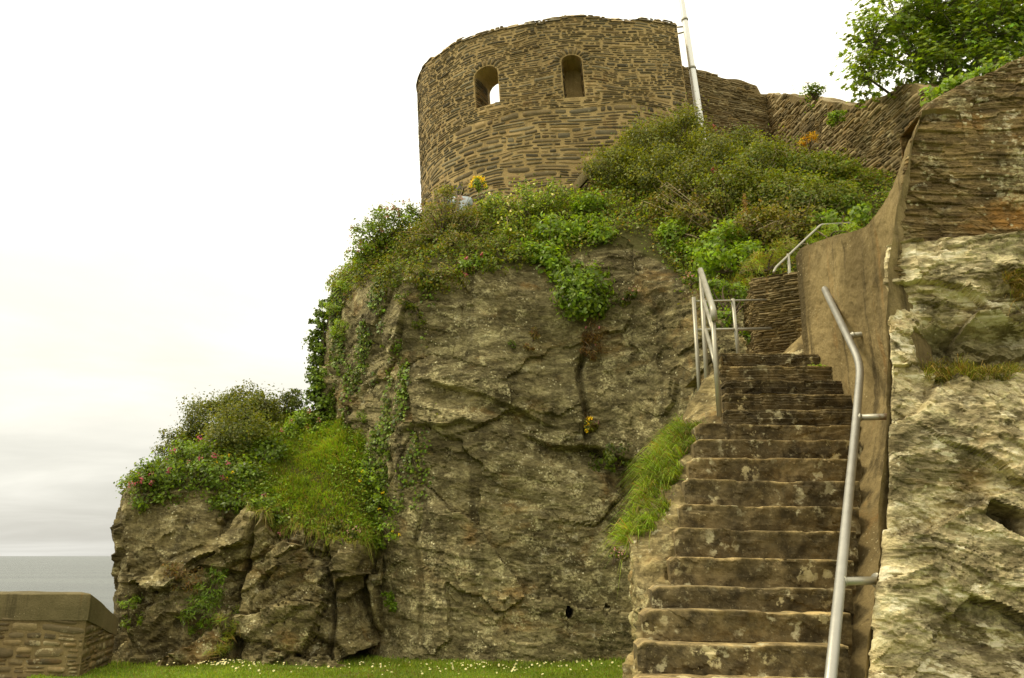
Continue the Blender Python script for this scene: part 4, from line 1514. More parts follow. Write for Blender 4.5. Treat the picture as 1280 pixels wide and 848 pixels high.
# ------------------------------------------------------------------ plants
def unit(a_):
    return a_ / (np.linalg.norm(a_, axis=-1, keepdims=True) + 1e-12)


def leaves(b, pos, nrm, size, col, rs, aspect=0.62, spread=0.9, fold=0.25, tipdir=None, tipw=0.0):
    n_ = len(pos)
    size = np.broadcast_to(np.asarray(size, float), (n_,)) * rs.uniform(0.65, 1.3, n_)
    nn = unit(unit(nrm) + rs.normal(0, spread * 0.6, (n_, 3)))
    t = rs.normal(size=(n_, 3))
    if tipdir is not None:
        t = unit(t) + np.asarray(tipdir) * tipw
    t = unit(t - nn * (t * nn).sum(1, keepdims=True))
    bt = np.cross(nn, t)
    L = size[:, None]
    w = L * aspect * 0.5
    v = np.stack((pos - t * L * 0.5, pos - t * L * 0.02 + bt * w + nn * w * fold, pos + t * L * 0.5 - nn * w * fold * 0.6, pos - t * L * 0.02 - bt * w + nn * w * fold), 1).reshape(-1, 3)
    q = np.arange(n_ * 4).reshape(-1, 4)
    b.add(v, q, None, np.repeat(col, 4, 0))


def palette(cols, w, n_, rs, var=0.25):
    cols = np.array(cols, float)
    w = np.array(w, float) / np.sum(w)
    c = cols[rs.choice(len(cols), n_, p=w)]
    c = c * rs.uniform(1 - var, 1 + var, (n_, 1))
    return c * (1 + rs.normal(0, 0.06, (n_, 3)))


def blades(b, pos, nrm, length, width, cols, rs, lean=0.5, droop=0.4, up=1.0, bias=None):
    """grass: tapered blades in two bends"""
    n_ = len(pos)
    L = np.broadcast_to(np.asarray(length, float), (n_,)) * rs.uniform(0.45, 1.25, n_)
    d = unit(unit(nrm) * 0.5 + np.array((0, 0, up)) + rs.normal(0, lean, (n_, 3)))
    if bias is not None:
        d = unit(d + bias)
    s = unit(np.cross(d, rs.normal(size=(n_, 3))))
    w = (width * rs.uniform(0.7, 1.3, n_))[:, None]
    g = np.array((0, 0, -1.0))
    p1 = pos + d * L[:, None] * 0.5 + g * droop * 0.08 * L[:, None]
    p2 = pos + d * L[:, None] * 0.95 + g * droop * 0.45 * L[:, None]
    v = np.stack((pos - s * w, pos + s * w, p1 + s * w * 0.7, p1 - s * w * 0.7, p2), 1).reshape(-1, 3)
    i = np.arange(n_)[:, None] * 5
    b.add(v, (i + np.array([[0, 1, 2, 3]])), (i + np.array([[3, 2, 4]])), np.repeat(cols, 5, 0))


def sample(Gr, Nr, mask, n_, rs, seedn=None):
    m = mask[:-1, :-1]
    A = np.linalg.norm(np.cross(Gr[1:, :-1] - Gr[:-1, :-1], Gr[:-1, 1:] - Gr[:-1, :-1]), axis=2)
    wgt = (A * m).ravel()
    if wgt.sum() <= 0:
        return np.zeros((0, 3)), np.zeros((0, 3))
    k = rs.choice(len(wgt), n_, p=wgt / wgt.sum())
    i, j = np.unravel_index(k, m.shape)
    fu, fv = rs.uniform(0, 1, (n_, 1)), rs.uniform(0, 1, (n_, 1))
    p = (Gr[i, j] * (1 - fu) + Gr[i, j + 1] * fu) * (1 - fv) + (Gr[i + 1, j] * (1 - fu) + Gr[i + 1, j + 1] * fu) * fv
    return p, Nr[i, j]


def seen_at(Gr):
    """where the photograph shows each point of a surface"""
    d = Gr - EYE
    dep = d[..., 1] * CP + d[..., 2] * SP
    upc = -d[..., 1] * SP + d[..., 2] * CP
    dep = np.maximum(dep, 0.1)
    return 640 + FPX * d[..., 0] / dep, 424 - FPX * upc / dep


OLIVE = (0.125, 0.14, 0.02)
OLIVE2 = (0.185, 0.195, 0.03)
DARKG = (0.062, 0.088, 0.014)
MIDG = (0.115, 0.17, 0.02)
BRIGHT = (0.175, 0.275, 0.028)
LIME = (0.235, 0.335, 0.036)
YELLG = (0.33, 0.36, 0.045)
DRY = (0.235, 0.165, 0.07)
RUST = (0.15, 0.075, 0.03)
TWIGC = (0.13, 0.095, 0.055)
PINK = (0.46, 0.13, 0.25)
REDP = (0.36, 0.07, 0.16)
YEL = (0.75, 0.52, 0.02)
WHITE = (0.78, 0.77, 0.68)
pid = [200]
ROOTED = [bvh_grid(CLIFF), bvh_grid(BLUFF)]


def on_rock(px, py, Y, r_, sink=0.25):
    """the distance of the rock or slope seen there, so that a plant stands on it"""
    best = None
    for bv in ROOTED:
        h_ = hit(bv, px, py)
        if h_ is not None and (best is None or h_[0][1] < best):
            best = h_[0][1]
    if best is None or abs(best - Y) > 2.6:
        return Y
    return best - sink * r_


def shrub(name, label, cat, lobes, leaf=0.05, per=2600, cols=(OLIVE, MIDG, DARKG), w=(3, 2, 1), twigs=18, flowers=None, group=None, mat='leaf', aspect=0.6, clump=0.20, spread=0.9, hang=0.0, dead=0, base=None, flat=1.0, tipdir=None, tipw=0.0):
    """lobes: (px, py, Y, radius); foliage in many small sprays round each lobe, twigs inside, flower heads outside"""
    pid[0] += 1
    rs = np.random.default_rng(pid[0])
    ctr = [P(a_, b_, on_rock(a_, b_, c_, r_) if c_ > 12.4 else c_) for a_, b_, c_, r_ in lobes]
    rad = [l[3] for l in lobes]
    root = np.mean(ctr, 0) + np.array((0, 0.25 * np.mean(rad), -0.75 * max(rad))) if base is None else np.array(base)
    t = thing(name, label, cat, tuple(root), group)
    bl, bt = MB(), MB()
    tips = []
    for c_, r_ in zip(ctr, rad):
        K = max(14, int(70 * (r_ / 0.7) ** 1.3))
        dv = unit(rs.normal(size=(K, 3)) + np.array((0, -0.15, 0.30 - hang)))
        rr = r_ * (0.55 + 0.5 * rs.uniform(0, 1, K) ** 0.6) * (1 + 0.25 * fbm(dv * 1.7 + c_, pid[0], 2))
        cen = c_ + dv * rr[:, None] * np.array((1, 1, 0.9 * flat))
        cen[:, 2] -= hang * 0.4 * r_ * rs.uniform(0, 1, K)
        tips.append((c_, cen))
        N_ = int(per * (2.1 if leaf < 0.0585 else 1.6) * (r_ / 0.7) ** 2)
        k = rs.integers(0, K, N_)
        sg = r_ * clump * rs.uniform(0.6, 1.4, K)
        pos = cen[k] + rs.normal(size=(N_, 3)) * sg[k][:, None] * np.array((1, 1, 0.75))
        shade = rs.uniform(0.72, 1.30, K)
        hue = rs.uniform(0, 1, K)
        cc = palette(cols, w, N_, rs)
        alt = palette(cols[::-1], w, N_, rs)
        cc = cc * (1 - 0.45 * hue[k][:, None]) + alt * 0.45 * hue[k][:, None]
        cc = cc * shade[k][:, None]
        nn = unit(pos - c_) + np.array((0, -0.1, 0.55))
        leaves(bl, pos, nn, leaf, cc, rs, aspect, spread, tipdir=tipdir, tipw=tipw)
    bl.build('foliage', M[mat], t)
    for c_, cen in tips:
        for k in rs.permutation(len(cen))[:twigs]:
            m_ = c_ * 0.6 + root * 0.4 + rs.normal(0, 0.08, 3)
            e_ = cen[k] + (cen[k] - c_) * 0.12
            f = np.linspace(0, 1, 5)[:, None]
            pts = (1 - f) ** 2 * root + 2 * f * (1 - f) * m_ + f * f * e_
            bt.tube(pts, np.linspace(0.016, 0.004, 5), 4, caps=False, col=np.array(TWIGC) * rs.uniform(0.6, 1.3))
        for k in range(dead):
            d_ = unit(rs.normal(size=3) + np.array((0, -0.7, 0.3)))
            s_ = c_ + d_ * rs.uniform(0.3, 0.8)
            e_ = s_ + unit(d_ + rs.normal(0, 0.6, 3)) * rs.uniform(0.2, 0.5)
            bt.tube(np.array([root, root * 0.4 + s_ * 0.6 + rs.normal(0, 0.04, 3), s_, (s_ + e_) / 2 + rs.normal(0, 0.03, 3), e_]), (0.008, 0.006, 0.005, 0.004, 0.003), 3, caps=False, col=(0.36, 0.28, 0.17))
    bt.build('branch', M['twig'], t)
    if flowers:
        for fcols, nf, fr, fsz in flowers:
            for _ in range(nf):
                bf = MB()
                i = rs.integers(0, len(ctr))
                d_ = unit(rs.normal(size=3) + np.array((0, -0.55, 0.75)))
                p_ = ctr[i] + d_ * rad[i] * rs.uniform(0.98, 1.22)
                kk_ = max(5, int(14 * (fr / 0.05)))
                pos = p_ + np.clip(rs.normal(size=(kk_, 3)), -1.6, 1.6) * fr * 0.45
                leaves(bf, pos, pos - p_ + np.array((0, -0.02, 0.03)), fsz, palette(fcols, [1] * len(fcols), kk_, rs), rs, 0.8, 0.8)
                s_ = ctr[i] + d_ * rad[i] * 0.8
                bf.tube(np.array([s_, (s_ + p_) / 2 + np.array((0, 0, 0.01)), p_]), min(0.004, fr * 0.1), 3, caps=False, col=(0.12, 0.16, 0.03))
                bf.build('flower_head', M['petal'], t)
    return t


# ---- turf and low cover
rs = np.random.default_rng(77)
BX, BY_ = seen_at(CLIFF)
trC = CLIFF_T[0][:, None] + 0 * BX
bank = (trC > 4.15) & (trC < 6.3) & (CLIFF[..., 0] > -3.6) & (CLIFF[..., 0] < 9)
edge_n = fbm(CLIFF.reshape(-1, 3) * 1.2, 501, 3).reshape(BX.shape)
bankm = sstep(4.0, 4.4, trC + 0.45 * edge_n) * (trC < 6.35) * (CLIFF[..., 0] > -4.2)
p, nn = sample(CLIFF, CLIFF_N, bankm, 60000, rs)
nz = fbm(p * 1.3, 502, 3)
b = MB()
cc = palette((OLIVE, MIDG, OLIVE2, DRY, BRIGHT), (3, 3, 2.5, 0.9, 1.8), len(p), rs)
cc = cc * np.where(nz > 0.1, 0.85, 1.15)[:, None]
leaves(b, p + nn * rs.uniform(0.0, 0.22, (len(p), 1)), nn + np.array((0, -0.1, 0.7)), 0.062, cc, rs)
tag(b.build('ground_cover', M['leaf']), kind='stuff')
p, nn = sample(CLIFF, CLIFF_N, bankm * (edge_n > 0.0), 9000, rs)
b = MB()
blades(b, p, nn, 0.24, 0.006, palette((OLIVE2, YELLG, DRY, MIDG), (3, 2, 1.4, 2), len(p), rs), rs, lean=0.45, droop=0.9)
tag(b.build('bank_grass', M['blade']), kind='stuff')

# steep grass on the bluff
GX_, GY_ = seen_at(BLUFF)
trB = BLUFF_T[0][:, None] + 0 * GX_
en = fbm(BLUFF.reshape(-1, 3) * 1.4, 511, 3).reshape(GX_.shape)
gm = sstep(2.95, 3.25, trB + 0.35 * en) * (trB < 5.4)
p, nn = sample(BLUFF, BLUFF_N, gm * sstep(290, 345, GX_), 62000, rs)
b = MB()
nz = fbm(p * 1.6, 512, 3)[:, None]
cc = palette(((0.14, 0.22, 0.022), LIME, OLIVE2, DRY), (4, 2.0, 2, 0.9), len(p), rs, 0.2) * (1 + 0.5 * nz)
ln_ = 0.16 * (1 + 0.9 * sstep(0.0, 0.5, fbm(p * 2.3, 514, 3)) - 0.45 * sstep(0.0, 0.5, fbm(p * 3.1 + 5, 515, 3)))
blades(b, p, nn, ln_, 0.006, cc, rs, lean=0.52, droop=0.9, bias=np.array((0.1, -0.35, 0)))
# the fringe that hangs over the rock
p, nn = sample(BLUFF, BLUFF_N, ((trB > 2.85) & (trB < 3.25) & (GX_ > 310) & (en > 0.0)).astype(float), 4000, rs)
blades(b, p, nn, 0.22, 0.006, palette((OLIVE2, DRY, LIME), (3, 2, 1), len(p), rs), rs, lean=0.4, droop=2.2, up=0.2, bias=np.array((0, -0.8, -0.2)))
p, nn = sample(BLUFF, BLUFF_N, gm * sstep(290, 345, GX_) * sstep(0.1, 0.4, en), 5000, rs)
leaves(b, p + nn * rs.uniform(0.02, 0.12, (len(p), 1)), nn + np.array((0, -0.1, 0.7)), 0.055, palette((MIDG, BRIGHT, OLIVE2), (2, 2, 1), len(p), rs), rs)
tag(b.build('steep_grass', M['blade']), kind='stuff')
p, nn = sample(BLUFF, BLUFF_N, gm * sstep(350, 300, GX_), 16000, rs)
b = MB()
leaves(b, p + nn * rs.uniform(0, 0.2, (len(p), 1)), nn + np.array((0, -0.1, 0.7)), 0.06, palette((OLIVE, MIDG, DARKG, BRIGHT), (3, 3, 2, 1), len(p), rs), rs)
tag(b.build('bluff_ground_cover', M['leaf']), kind='stuff')

# the lawn
b = MB()
n_ = 70000
pos = np.stack((rs.uniform(-6.6, 2.4, n_), rs.uniform(10.9, 14.2, n_), np.zeros(n_)), 1)
pos = pos[rs.uniform(0, 1, n_) < 0.75 + 0.5 * fbm(pos * 0.9, 520, 3)]
pos[:, 2] = 0.0 + 0.05 * fbm(np.stack((pos[:, 0], pos[:, 1], pos[:, 0] * 0), 1) * 0.5, 3, 3) - 0.02
nz = fbm(pos * 1.5, 521, 3)[:, None]
long_ = np.where((pos[:, 1] > 13.0), 0.10, 0.05)
blades(b, pos, np.tile((0, 0, 1.0), (len(pos), 1)), long_, 0.005, palette(((0.13, 0.20, 0.02), (0.20, 0.26, 0.03), (0.20, 0.17, 0.06)), (4, 3, 1), len(pos), rs) * (1 + 0.3 * nz), rs, lean=0.5, droop=0.5)
tag(b.build('lawn_grass', M['blade']), kind='stuff')
# ivy and small creeping plants on the shaded flank of the cliff
ivm = ((BX > 415) & (BX < 545) & (BY_ > 300) & (BY_ < 640) & (trC < 4.4)).astype(float)
ivn = fbm(CLIFF.reshape(-1, 3) * np.array((1.9, 1.9, 0.9)), 531, 4).reshape(BX.shape)
ivm = ivm * sstep(-0.05, 0.25, ivn) * sstep(570, 490, BX + (BY_ - 450) * 0.1)
p, nn = sample(CLIFF, CLIFF_N, ivm, 15000, rs)
b = MB()
leaves(b, p + nn * rs.uniform(0.01, 0.10, (len(p), 1)), nn + np.array((0, -0.2, 0.4)), 0.062, palette((DARKG, MIDG, OLIVE, BRIGHT), (3, 3, 2, 1.2), len(p), rs), rs, 0.85, 0.7)
tag(b.build('creeping_ivy', M['ivy']), kind='stuff')

# ---- bushes on the bank below the tower
shrub('hawthorn_bush', 'broad olive hawthorn bush at the foot of the flagpole, the largest on the bank', 'bush',
      [(768, 214, 15.4, .58), (812, 190, 15.7, .66), (858, 178, 15.9, .60), (826, 226, 15.1, .66), (886, 205, 15.5, .62), (868, 240, 14.9, .6)], leaf=.058, per=3600, cols=(OLIVE, OLIVE2, DARKG), w=(3, 4, 1.5), twigs=26, flowers=[((REDP, PINK), 4, .07, .04)])
shrub('hawthorn_bush', 'olive bush with dry twigs between the flagpole and the inner wall corner', 'bush',
      [(922, 200, 15.6, .58), (958, 212, 15.3, .58), (920, 248, 14.7, .62), (972, 252, 14.5, .60)], leaf=.058, per=3400, cols=(OLIVE, OLIVE2, MIDG), w=(4, 3, 2), twigs=26, dead=2)
shrub('hawthorn_bush', 'olive green bush growing against the rampart wall below the orange gorse', 'bush',
      [(1008, 222, 14.7, .52), (1045, 222, 13.9, .46), (1012, 262, 13.8, .52), (1054, 256, 13.3, .36)], leaf=.058, per=3400, cols=(OLIVE2, MIDG, OLIVE), w=(3, 3, 2), twigs=22, dead=2)
shrub('scrub_bush', 'tangled olive scrub with dead stems above the stair landing', 'bush',
      [(955, 292, 13.4, .52), (1000, 298, 13.0, .42), (880, 272, 14.0, .45), (842, 255, 14.4, .45)], leaf=.058, per=2600, cols=(OLIVE, OLIVE2, DRY), w=(4, 2, 1.5), twigs=26, dead=18)
shrub('leafy_plant', 'bright green leafy plant right of the tall dry stalk, beside the rampart wall hole', 'plant',
      [(1052, 262, 12.6, .26), (1030, 278, 12.3, .22), (1072, 268, 12.0, .18)], leaf=.085, per=2200, cols=(BRIGHT, LIME, MIDG), w=(3, 1, 2), twigs=5, clump=.28)
shrub('leafy_plant', 'broad bright green plant hanging over the rock above the steel railing', 'plant',
      [(905, 308, 12.5, .40), (884, 322, 12.2, .26), (930, 322, 12.3, .28)], leaf=.085, per=2600, cols=(BRIGHT, LIME, MIDG), w=(4, 1.4, 2), twigs=6, clump=.26, hang=.3)
shrub('leafy_plant', 'yellowish green plant on the rock edge left of the broad bright plant', 'plant',
      [(846, 296, 13.4, .32), (858, 318, 13.1, .24)], leaf=.075, per=2600, cols=(BRIGHT, MIDG, LIME), w=(3, 2, 2), twigs=5, hang=.2)
shrub('alexanders_plant', 'lush green leafy plant below the pale flowering bramble, left of the dark rock joint', 'plant',
      [(690, 298, 14.0, .40), (686, 326, 13.8, .30), (664, 318, 13.9, .24), (702, 342, 13.7, .2)], leaf=.095, per=2600, cols=(BRIGHT, LIME, MIDG), w=(4, 1.2, 3), twigs=4, clump=.28, hang=.3)
shrub('alexanders_plant', 'lush green plant hanging lowest on the cliff top, above the reddish dry tuft', 'plant',
      [(724, 366, 13.6, .42), (742, 350, 13.6, .32), (712, 344, 13.6, .28), (745, 382, 13.6, .22)], leaf=.09, per=2600, cols=(BRIGHT, MIDG, DARKG), w=(3, 3, 1), twigs=4, clump=.28, hang=.5)
shrub('alexanders_plant', 'tall green plant with a pink flower at the left foot of the hawthorn', 'plant',
      [(742, 268, 14.6, .38), (730, 290, 14.3, .30), (752, 298, 14.1, .26)], leaf=.085, per=2600, cols=(BRIGHT, LIME, MIDG), w=(4, 1, 3), twigs=5, flowers=[((PINK, (0.6, 0.3, 0.33)), 4, .06, .035)], clump=.26)
shrub('bramble', 'yellow green bramble dotted with pale flowers below the tower', 'bramble',
      [(622, 262, 15.2, .40), (660, 258, 15.2, .42), (698, 248, 15.3, .40), (640, 290, 14.7, .38), (680, 276, 14.8, .38)], leaf=.06, per=2300, cols=(LIME, YELLG, MIDG, DARKG), w=(3, 2, 3, 1), twigs=18, flowers=[((WHITE, (0.75, 0.72, 0.4)), 40, .03, .035)], dead=2)
shrub('scrub_bush', 'brownish green scrub in the middle of the overgrown edge left of the bramble', 'bush',
      [(545, 272, 15.1, .40), (585, 282, 14.8, .40), (528, 305, 14.8, .40), (572, 312, 14.4, .34), (560, 250, 15.4, .3)], leaf=.05, per=2000, cols=(OLIVE, OLIVE2, DRY, MIDG), w=(3, 2, 2, 1), twigs=24, dead=8)
shrub('red_valerian', 'green valerian with faded pink heads at the left corner of the cliff top', 'flowering plant',
      [(462, 300, 15.7, .40), (482, 284, 15.7, .40), (455, 322, 15.5, .30), (510, 272, 15.7, .34)], leaf=.065, per=2300, cols=(MIDG, BRIGHT, OLIVE), w=(3, 2, 2), twigs=10, flowers=[(((0.34, 0.12, 0.13), (0.40, 0.20, 0.18)), 34, .05, .03)])
shrub('red_valerian', 'small valerian with two red heads on the cliff face under the brown scrub', 'flowering plant',
      [(582, 338, 14.1, .20), (600, 330, 14.2, .16)], leaf=.07, per=2400, cols=(BRIGHT, LIME, MIDG), w=(3, 1, 2), twigs=3, flowers=[((REDP, PINK), 5, .05, .03)])
shrub('scrub_bush', 'low olive and brown scrub spilling over the cliff edge under the valerian corner', 'bush',
      [(462, 340, 15.2, .28), (492, 338, 14.9, .30), (526, 345, 14.6, .30), (556, 348, 14.3, .28), (480, 360, 14.9, .2)], leaf=.055, per=2300, cols=(OLIVE, MIDG, DRY, OLIVE2), w=(3, 2, 1.3, 2), twigs=14, hang=.4)
shrub('scrub_bush', 'low green scrub on the cliff edge left of the lush hanging plants', 'bush',
      [(606, 312, 14.4, .28), (632, 305, 14.4, .30), (648, 325, 14.1, .24), (620, 335, 14.1, .2)], leaf=.06, per=2300, cols=(OLIVE, MIDG, OLIVE2), w=(3, 3, 2), twigs=14, hang=.4)
shrub('hanging_weed', 'trailing green weed over the rock left of the pale cliff face', 'plant',
      [(500, 345, 14.6, .26), (512, 372, 14.3, .20), (520, 398, 14.2, .14), (545, 350, 14.2, .2)], leaf=.05, per=2400, cols=(OLIVE, MIDG, DARKG), w=(3, 2, 2), twigs=8, hang=.8)
shrub('ivy_column', 'dark ivy column clothing the left outline of the high cliff', 'ivy',
      [(412, 385, 16.8, .24), (405, 402, 16.8, .26), (402, 424, 16.8, .28), (402, 446, 16.8, .28), (401, 468, 16.8, .30), (401, 490, 16.8, .30), (405, 510, 16.7, .30), (410, 526, 16.6, .30)], leaf=.07, per=3600, cols=(DARKG, MIDG, BRIGHT), w=(4, 3, 1), twigs=4, mat='ivy', aspect=.85, hang=.3)
shrub('grassy_tongue', 'light green grassy weeds on the sloping shoulder right of the ivy column', 'plant',
      [(432, 362, 16.1, .24), (420, 388, 16.2, .24), (428, 412, 16.1, .22)], leaf=.10, per=2600, cols=(LIME, OLIVE2, BRIGHT), w=(3, 2, 2), twigs=2, aspect=.16, flowers=[((LIME,), 8, .03, .02)])
shrub('weed_tuft', 'dense green tuft on the rock between the grass slope and the ivy leaves', 'plant', [(452, 522, 15.1, .15)], leaf=.06, per=5000, cols=(MIDG, BRIGHT, DARKG), w=(3, 1, 1), twigs=2, aspect=.2)
shrub('bramble', 'bright trailing bramble with yellow flowers down the crack beside the grass slope', 'bramble',
      [(452, 585, 14.6, .26), (470, 610, 14.2, .30), (476, 640, 13.9, .30), (482, 668, 13.7, .24)], leaf=.062, per=2600, cols=(MIDG, LIME, BRIGHT, DARKG), w=(3, 2, 2, 1), twigs=8, flowers=[((YEL,), 9, .035, .03)], hang=.4)

# ---- cracks in the cliff
shrub('ledge_plant', 'dark green plant hanging in the hollow under the long ledge', 'plant', [(772, 566, 13.4, .26), (750, 575, 13.5, .16), (792, 578, 13.3, .16)], leaf=.07, per=1800, cols=(DARKG, MIDG, OLIVE), w=(3, 2, 1), twigs=4, hang=.6)
shrub('yellow_weed', 'small weed with yellow flowers on the rim of the long ledge', 'flowering plant', [(738, 532, 13.2, .13)], leaf=.058, per=5000, cols=(OLIVE, OLIVE2, RUST), w=(3, 2, 1), twigs=3, flowers=[((YEL,), 9, .04, .03), ((PINK,), 2, .03, .02)])
shrub('dry_tuft', 'reddish brown dry tuft in the rock joint under the hanging green plant', 'plant', [(742, 412, 13.4, .24), (740, 436, 13.3, .20)], leaf=.11, per=2600, cols=(RUST, DRY, (0.09, 0.06, 0.025)), w=(3, 1.5, 2), twigs=3, aspect=.12, hang=.6, flowers=[((PINK,), 5, .03, .02)])
shrub('dry_tuft', 'rusty dry tuft hanging in a crack left of the joint, with green tips above', 'plant', [(668, 415, 13.5, .11), (662, 432, 13.5, .09)], leaf=.10, per=5200, cols=(RUST, DRY, OLIVE), w=(3, 2, 1), twigs=2, aspect=.12, hang=1.0)
shrub('rock_cushion', 'small round dark green cushion plant alone on the pale cliff face', 'plant', [(640, 432, 13.45, .08)], leaf=.03, per=9000, cols=(DARKG, MIDG), w=(2, 1), twigs=2)
shrub('thrift', 'dark thrift clump with pink flowers right of the hanging green plant', 'flowering plant', [(778, 374, 13.3, .15), (792, 366, 13.2, .10)], leaf=.05, per=4500, cols=(DARKG, OLIVE), w=(2, 1), twigs=2, flowers=[(((0.45, 0.22, 0.28),), 10, .025, .02)])
shrub('thrift', 'thrift with pink heads hanging from the grassy tongue beside the stair', 'flowering plant', [(772, 692, 6.9, .045)], leaf=.03, per=16000, cols=(DARKG, OLIVE2), w=(2, 1), twigs=2, flowers=[(((0.50, 0.25, 0.32),), 8, .014, .011)], hang=.5)
shrub('thrift', 'pink thrift at the top of the steel railing behind its posts', 'flowering plant', [(864, 352, 10.5, .10)], leaf=.04, per=7000, cols=(MIDG, OLIVE), w=(2, 1), twigs=2, flowers=[(((0.50, 0.25, 0.34),), 12, .022, .018)])
shrub('leafy_plant', 'green creeper in the corner behind the landing guard', 'plant', [(905, 395, 10.4, .16), (925, 365, 10.6, .16), (935, 420, 10.2, .10), (895, 360, 10.8, .18)], leaf=.06, per=3200, cols=(MIDG, BRIGHT, DARKG), w=(3, 2, 1), twigs=4, hang=.3)
shrub('grass_clump', 'dry yellowish grass clump overhanging the slate pier', 'grass clump', [(932, 340, 11.0, .20), (960, 318, 11.1, .22), (990, 312, 11.2, .2)], leaf=.17, per=2600, cols=(OLIVE2, DRY, LIME), w=(3, 2, 2), twigs=2, aspect=.06, hang=.5)
shrub('grass_clump', 'fresh green grass along the path edge behind the rendered wall', 'grass clump', [(1040, 292, 10.2, .14), (1062, 288, 9.8, .12), (1020, 296, 10.6, .14)], leaf=.11, per=3600, cols=(LIME, BRIGHT, OLIVE2), w=(3, 2, 2), twigs=2, aspect=.12)

# ---- the bluff
shrub('dome_bush', 'rounded olive bush forming the skyline of the lower bluff', 'bush',
      [(268, 532, 16.6, .62), (304, 512, 16.9, .60), (338, 528, 16.7, .50), (232, 562, 16.2, .46), (300, 552, 16.2, .6)], leaf=.058, per=4200, cols=(OLIVE, OLIVE2, DARKG), w=(4, 3, 2), twigs=22)
shrub('upright_bush', 'dark upright bush on the skyline between the rounded bush and the ivy column', 'bush', [(366, 496, 17.0, .20), (372, 512, 16.9, .26), (352, 520, 16.9, .24)], leaf=.05, per=3400, cols=(DARKG, OLIVE, MIDG), w=(3, 2, 1), twigs=8)
shrub('red_valerian', 'valerian with many crimson heads on the brow of the bluff', 'flowering plant',
      [(240, 578, 15.4, .42), (205, 596, 15.2, .40), (262, 600, 14.9, .36), (182, 618, 14.9, .30)], leaf=.065, per=2600, cols=(MIDG, BRIGHT, DARKG), w=(3, 2, 2), twigs=10, flowers=[((REDP, PINK), 20, .055, .03)])
shrub('ragwort', 'small yellow flowered weed right of the crimson valerian', 'flowering plant', [(284, 584, 15.0, .20), (298, 606, 14.8, .2)], leaf=.06, per=3000, cols=(MIDG, BRIGHT), w=(2, 1), twigs=4, flowers=[((YEL,), 9, .045, .03)])
shrub('leafy_plant', 'dark green leafy weeds in the dip between the rounded bush and the grass slope', 'plant', [(312, 600, 15.2, .32), (336, 570, 15.8, .36), (290, 630, 14.6, .26)], leaf=.07, per=2600, cols=(MIDG, DARKG, BRIGHT), w=(3, 2, 1), twigs=6)
shrub('leafy_plant', 'yellow green shrub at the head of the grass slope under the ivy', 'plant', [(378, 532, 16.4, .34), (398, 542, 16.3, .24), (360, 545, 16.3, .26)], leaf=.06, per=3000, cols=(LIME, BRIGHT, MIDG), w=(3, 2, 2), twigs=6, flowers=[((PINK, (0.4, 0.2, 0.2)), 5, .06, .03)])
shrub('bramble', 'low bramble with pale leaves at the lower left edge of the grass slope', 'bramble', [(330, 636, 14.2, .22), (352, 655, 14.0, .18)], leaf=.06, per=3000, cols=(MIDG, LIME, DARKG), w=(3, 1, 1), twigs=5, flowers=[((PINK,), 3, .04, .03), ((WHITE,), 6, .02, .02)])
shrub('thrift', 'pale pink thrift in the fringe of the grass slope', 'flowering plant', [(420, 662, 13.8, .14), (440, 668, 13.8, .12)], leaf=.05, per=4500, cols=(OLIVE, DARKG), w=(2, 1), twigs=2, flowers=[(((0.55, 0.32, 0.36),), 14, .025, .02)])
shrub('gully_bush', 'soft green plant filling the gully at the foot of the bluff', 'plant', [(262, 742, 13.2, .26), (248, 768, 12.95, .26), (272, 720, 13.4, .16)], leaf=.09, per=3000, cols=(MIDG, BRIGHT, DARKG), w=(3, 2, 1), twigs=4, aspect=.2, hang=.4)
shrub('gully_bush', 'green tuft where the sea wall coping meets the bluff', 'plant', [(162, 756, 13.0, .16), (166, 776, 12.9, .14)], leaf=.08, per=4000, cols=(MIDG, BRIGHT, LIME), w=(3, 2, 1), twigs=2, aspect=.18)
shrub('dry_tuft', 'russet dry plant on the ledge halfway up the bluff', 'plant', [(232, 722, 13.2, .24), (212, 716, 13.3, .16)], leaf=.07, per=2600, cols=(RUST, DRY, OLIVE), w=(3, 2, 1), twigs=6, aspect=.2)
shrub('grass_clump', 'long pale grass hanging down the cleft at the foot of the bluff', 'grass clump', [(286, 782, 12.9, .18), (275, 806, 12.8, .16), (296, 764, 13.0, .14)], leaf=.17, per=3400, cols=(OLIVE2, DRY, BRIGHT), w=(3, 2, 2), twigs=2, aspect=.06, hang=.8)
shrub('leafy_plant', 'small bright weed in the dark crack between bluff and cliff', 'plant', [(488, 748, 13.3, .12), (492, 758, 13.2, .1)], leaf=.05, per=5000, cols=(BRIGHT, MIDG), w=(2, 1), twigs=2)

# ---- beside the tower
shrub('yellow_weed', 'wild yellow flower spray against the left foot of the tower', 'flowering plant', [(598, 232, 15.75, .16)], leaf=.05, per=2600, cols=(LIME, MIDG), w=(1, 1), twigs=8, flowers=[((YEL, (0.7, 0.6, 0.05)), 26, .045, .035)])
shrub('gorse', 'small orange yellow gorse in flower at the base of the rampart wall', 'gorse', [(1004, 180, 15.0, .12), (1014, 174, 14.9, .12)], leaf=.035, per=5000, cols=((0.62, 0.36, 0.02), (0.5, 0.33, 0.03), OLIVE), w=(4, 2, 1), twigs=3)
shrub('wall_shrub', 'small leafy shrub with thin stalks growing on top of the inner wall', 'shrub', [(1014, 118, 15.4, .22), (1022, 112, 15.3, .16)], leaf=.055, per=2000, cols=(MIDG, BRIGHT, OLIVE), w=(3, 2, 1), twigs=10, flowers=[(((0.3, 0.16, 0.2),), 5, .03, .025)], clump=.26)
shrub('wall_moss', 'green cushion of moss and grass on the slanting wall courses', 'plant', [(1042, 150, 14.55, .14), (1050, 145, 14.4, .12)], leaf=.05, per=5000, cols=(BRIGHT, LIME, MIDG), w=(2, 2, 1), twigs=2)
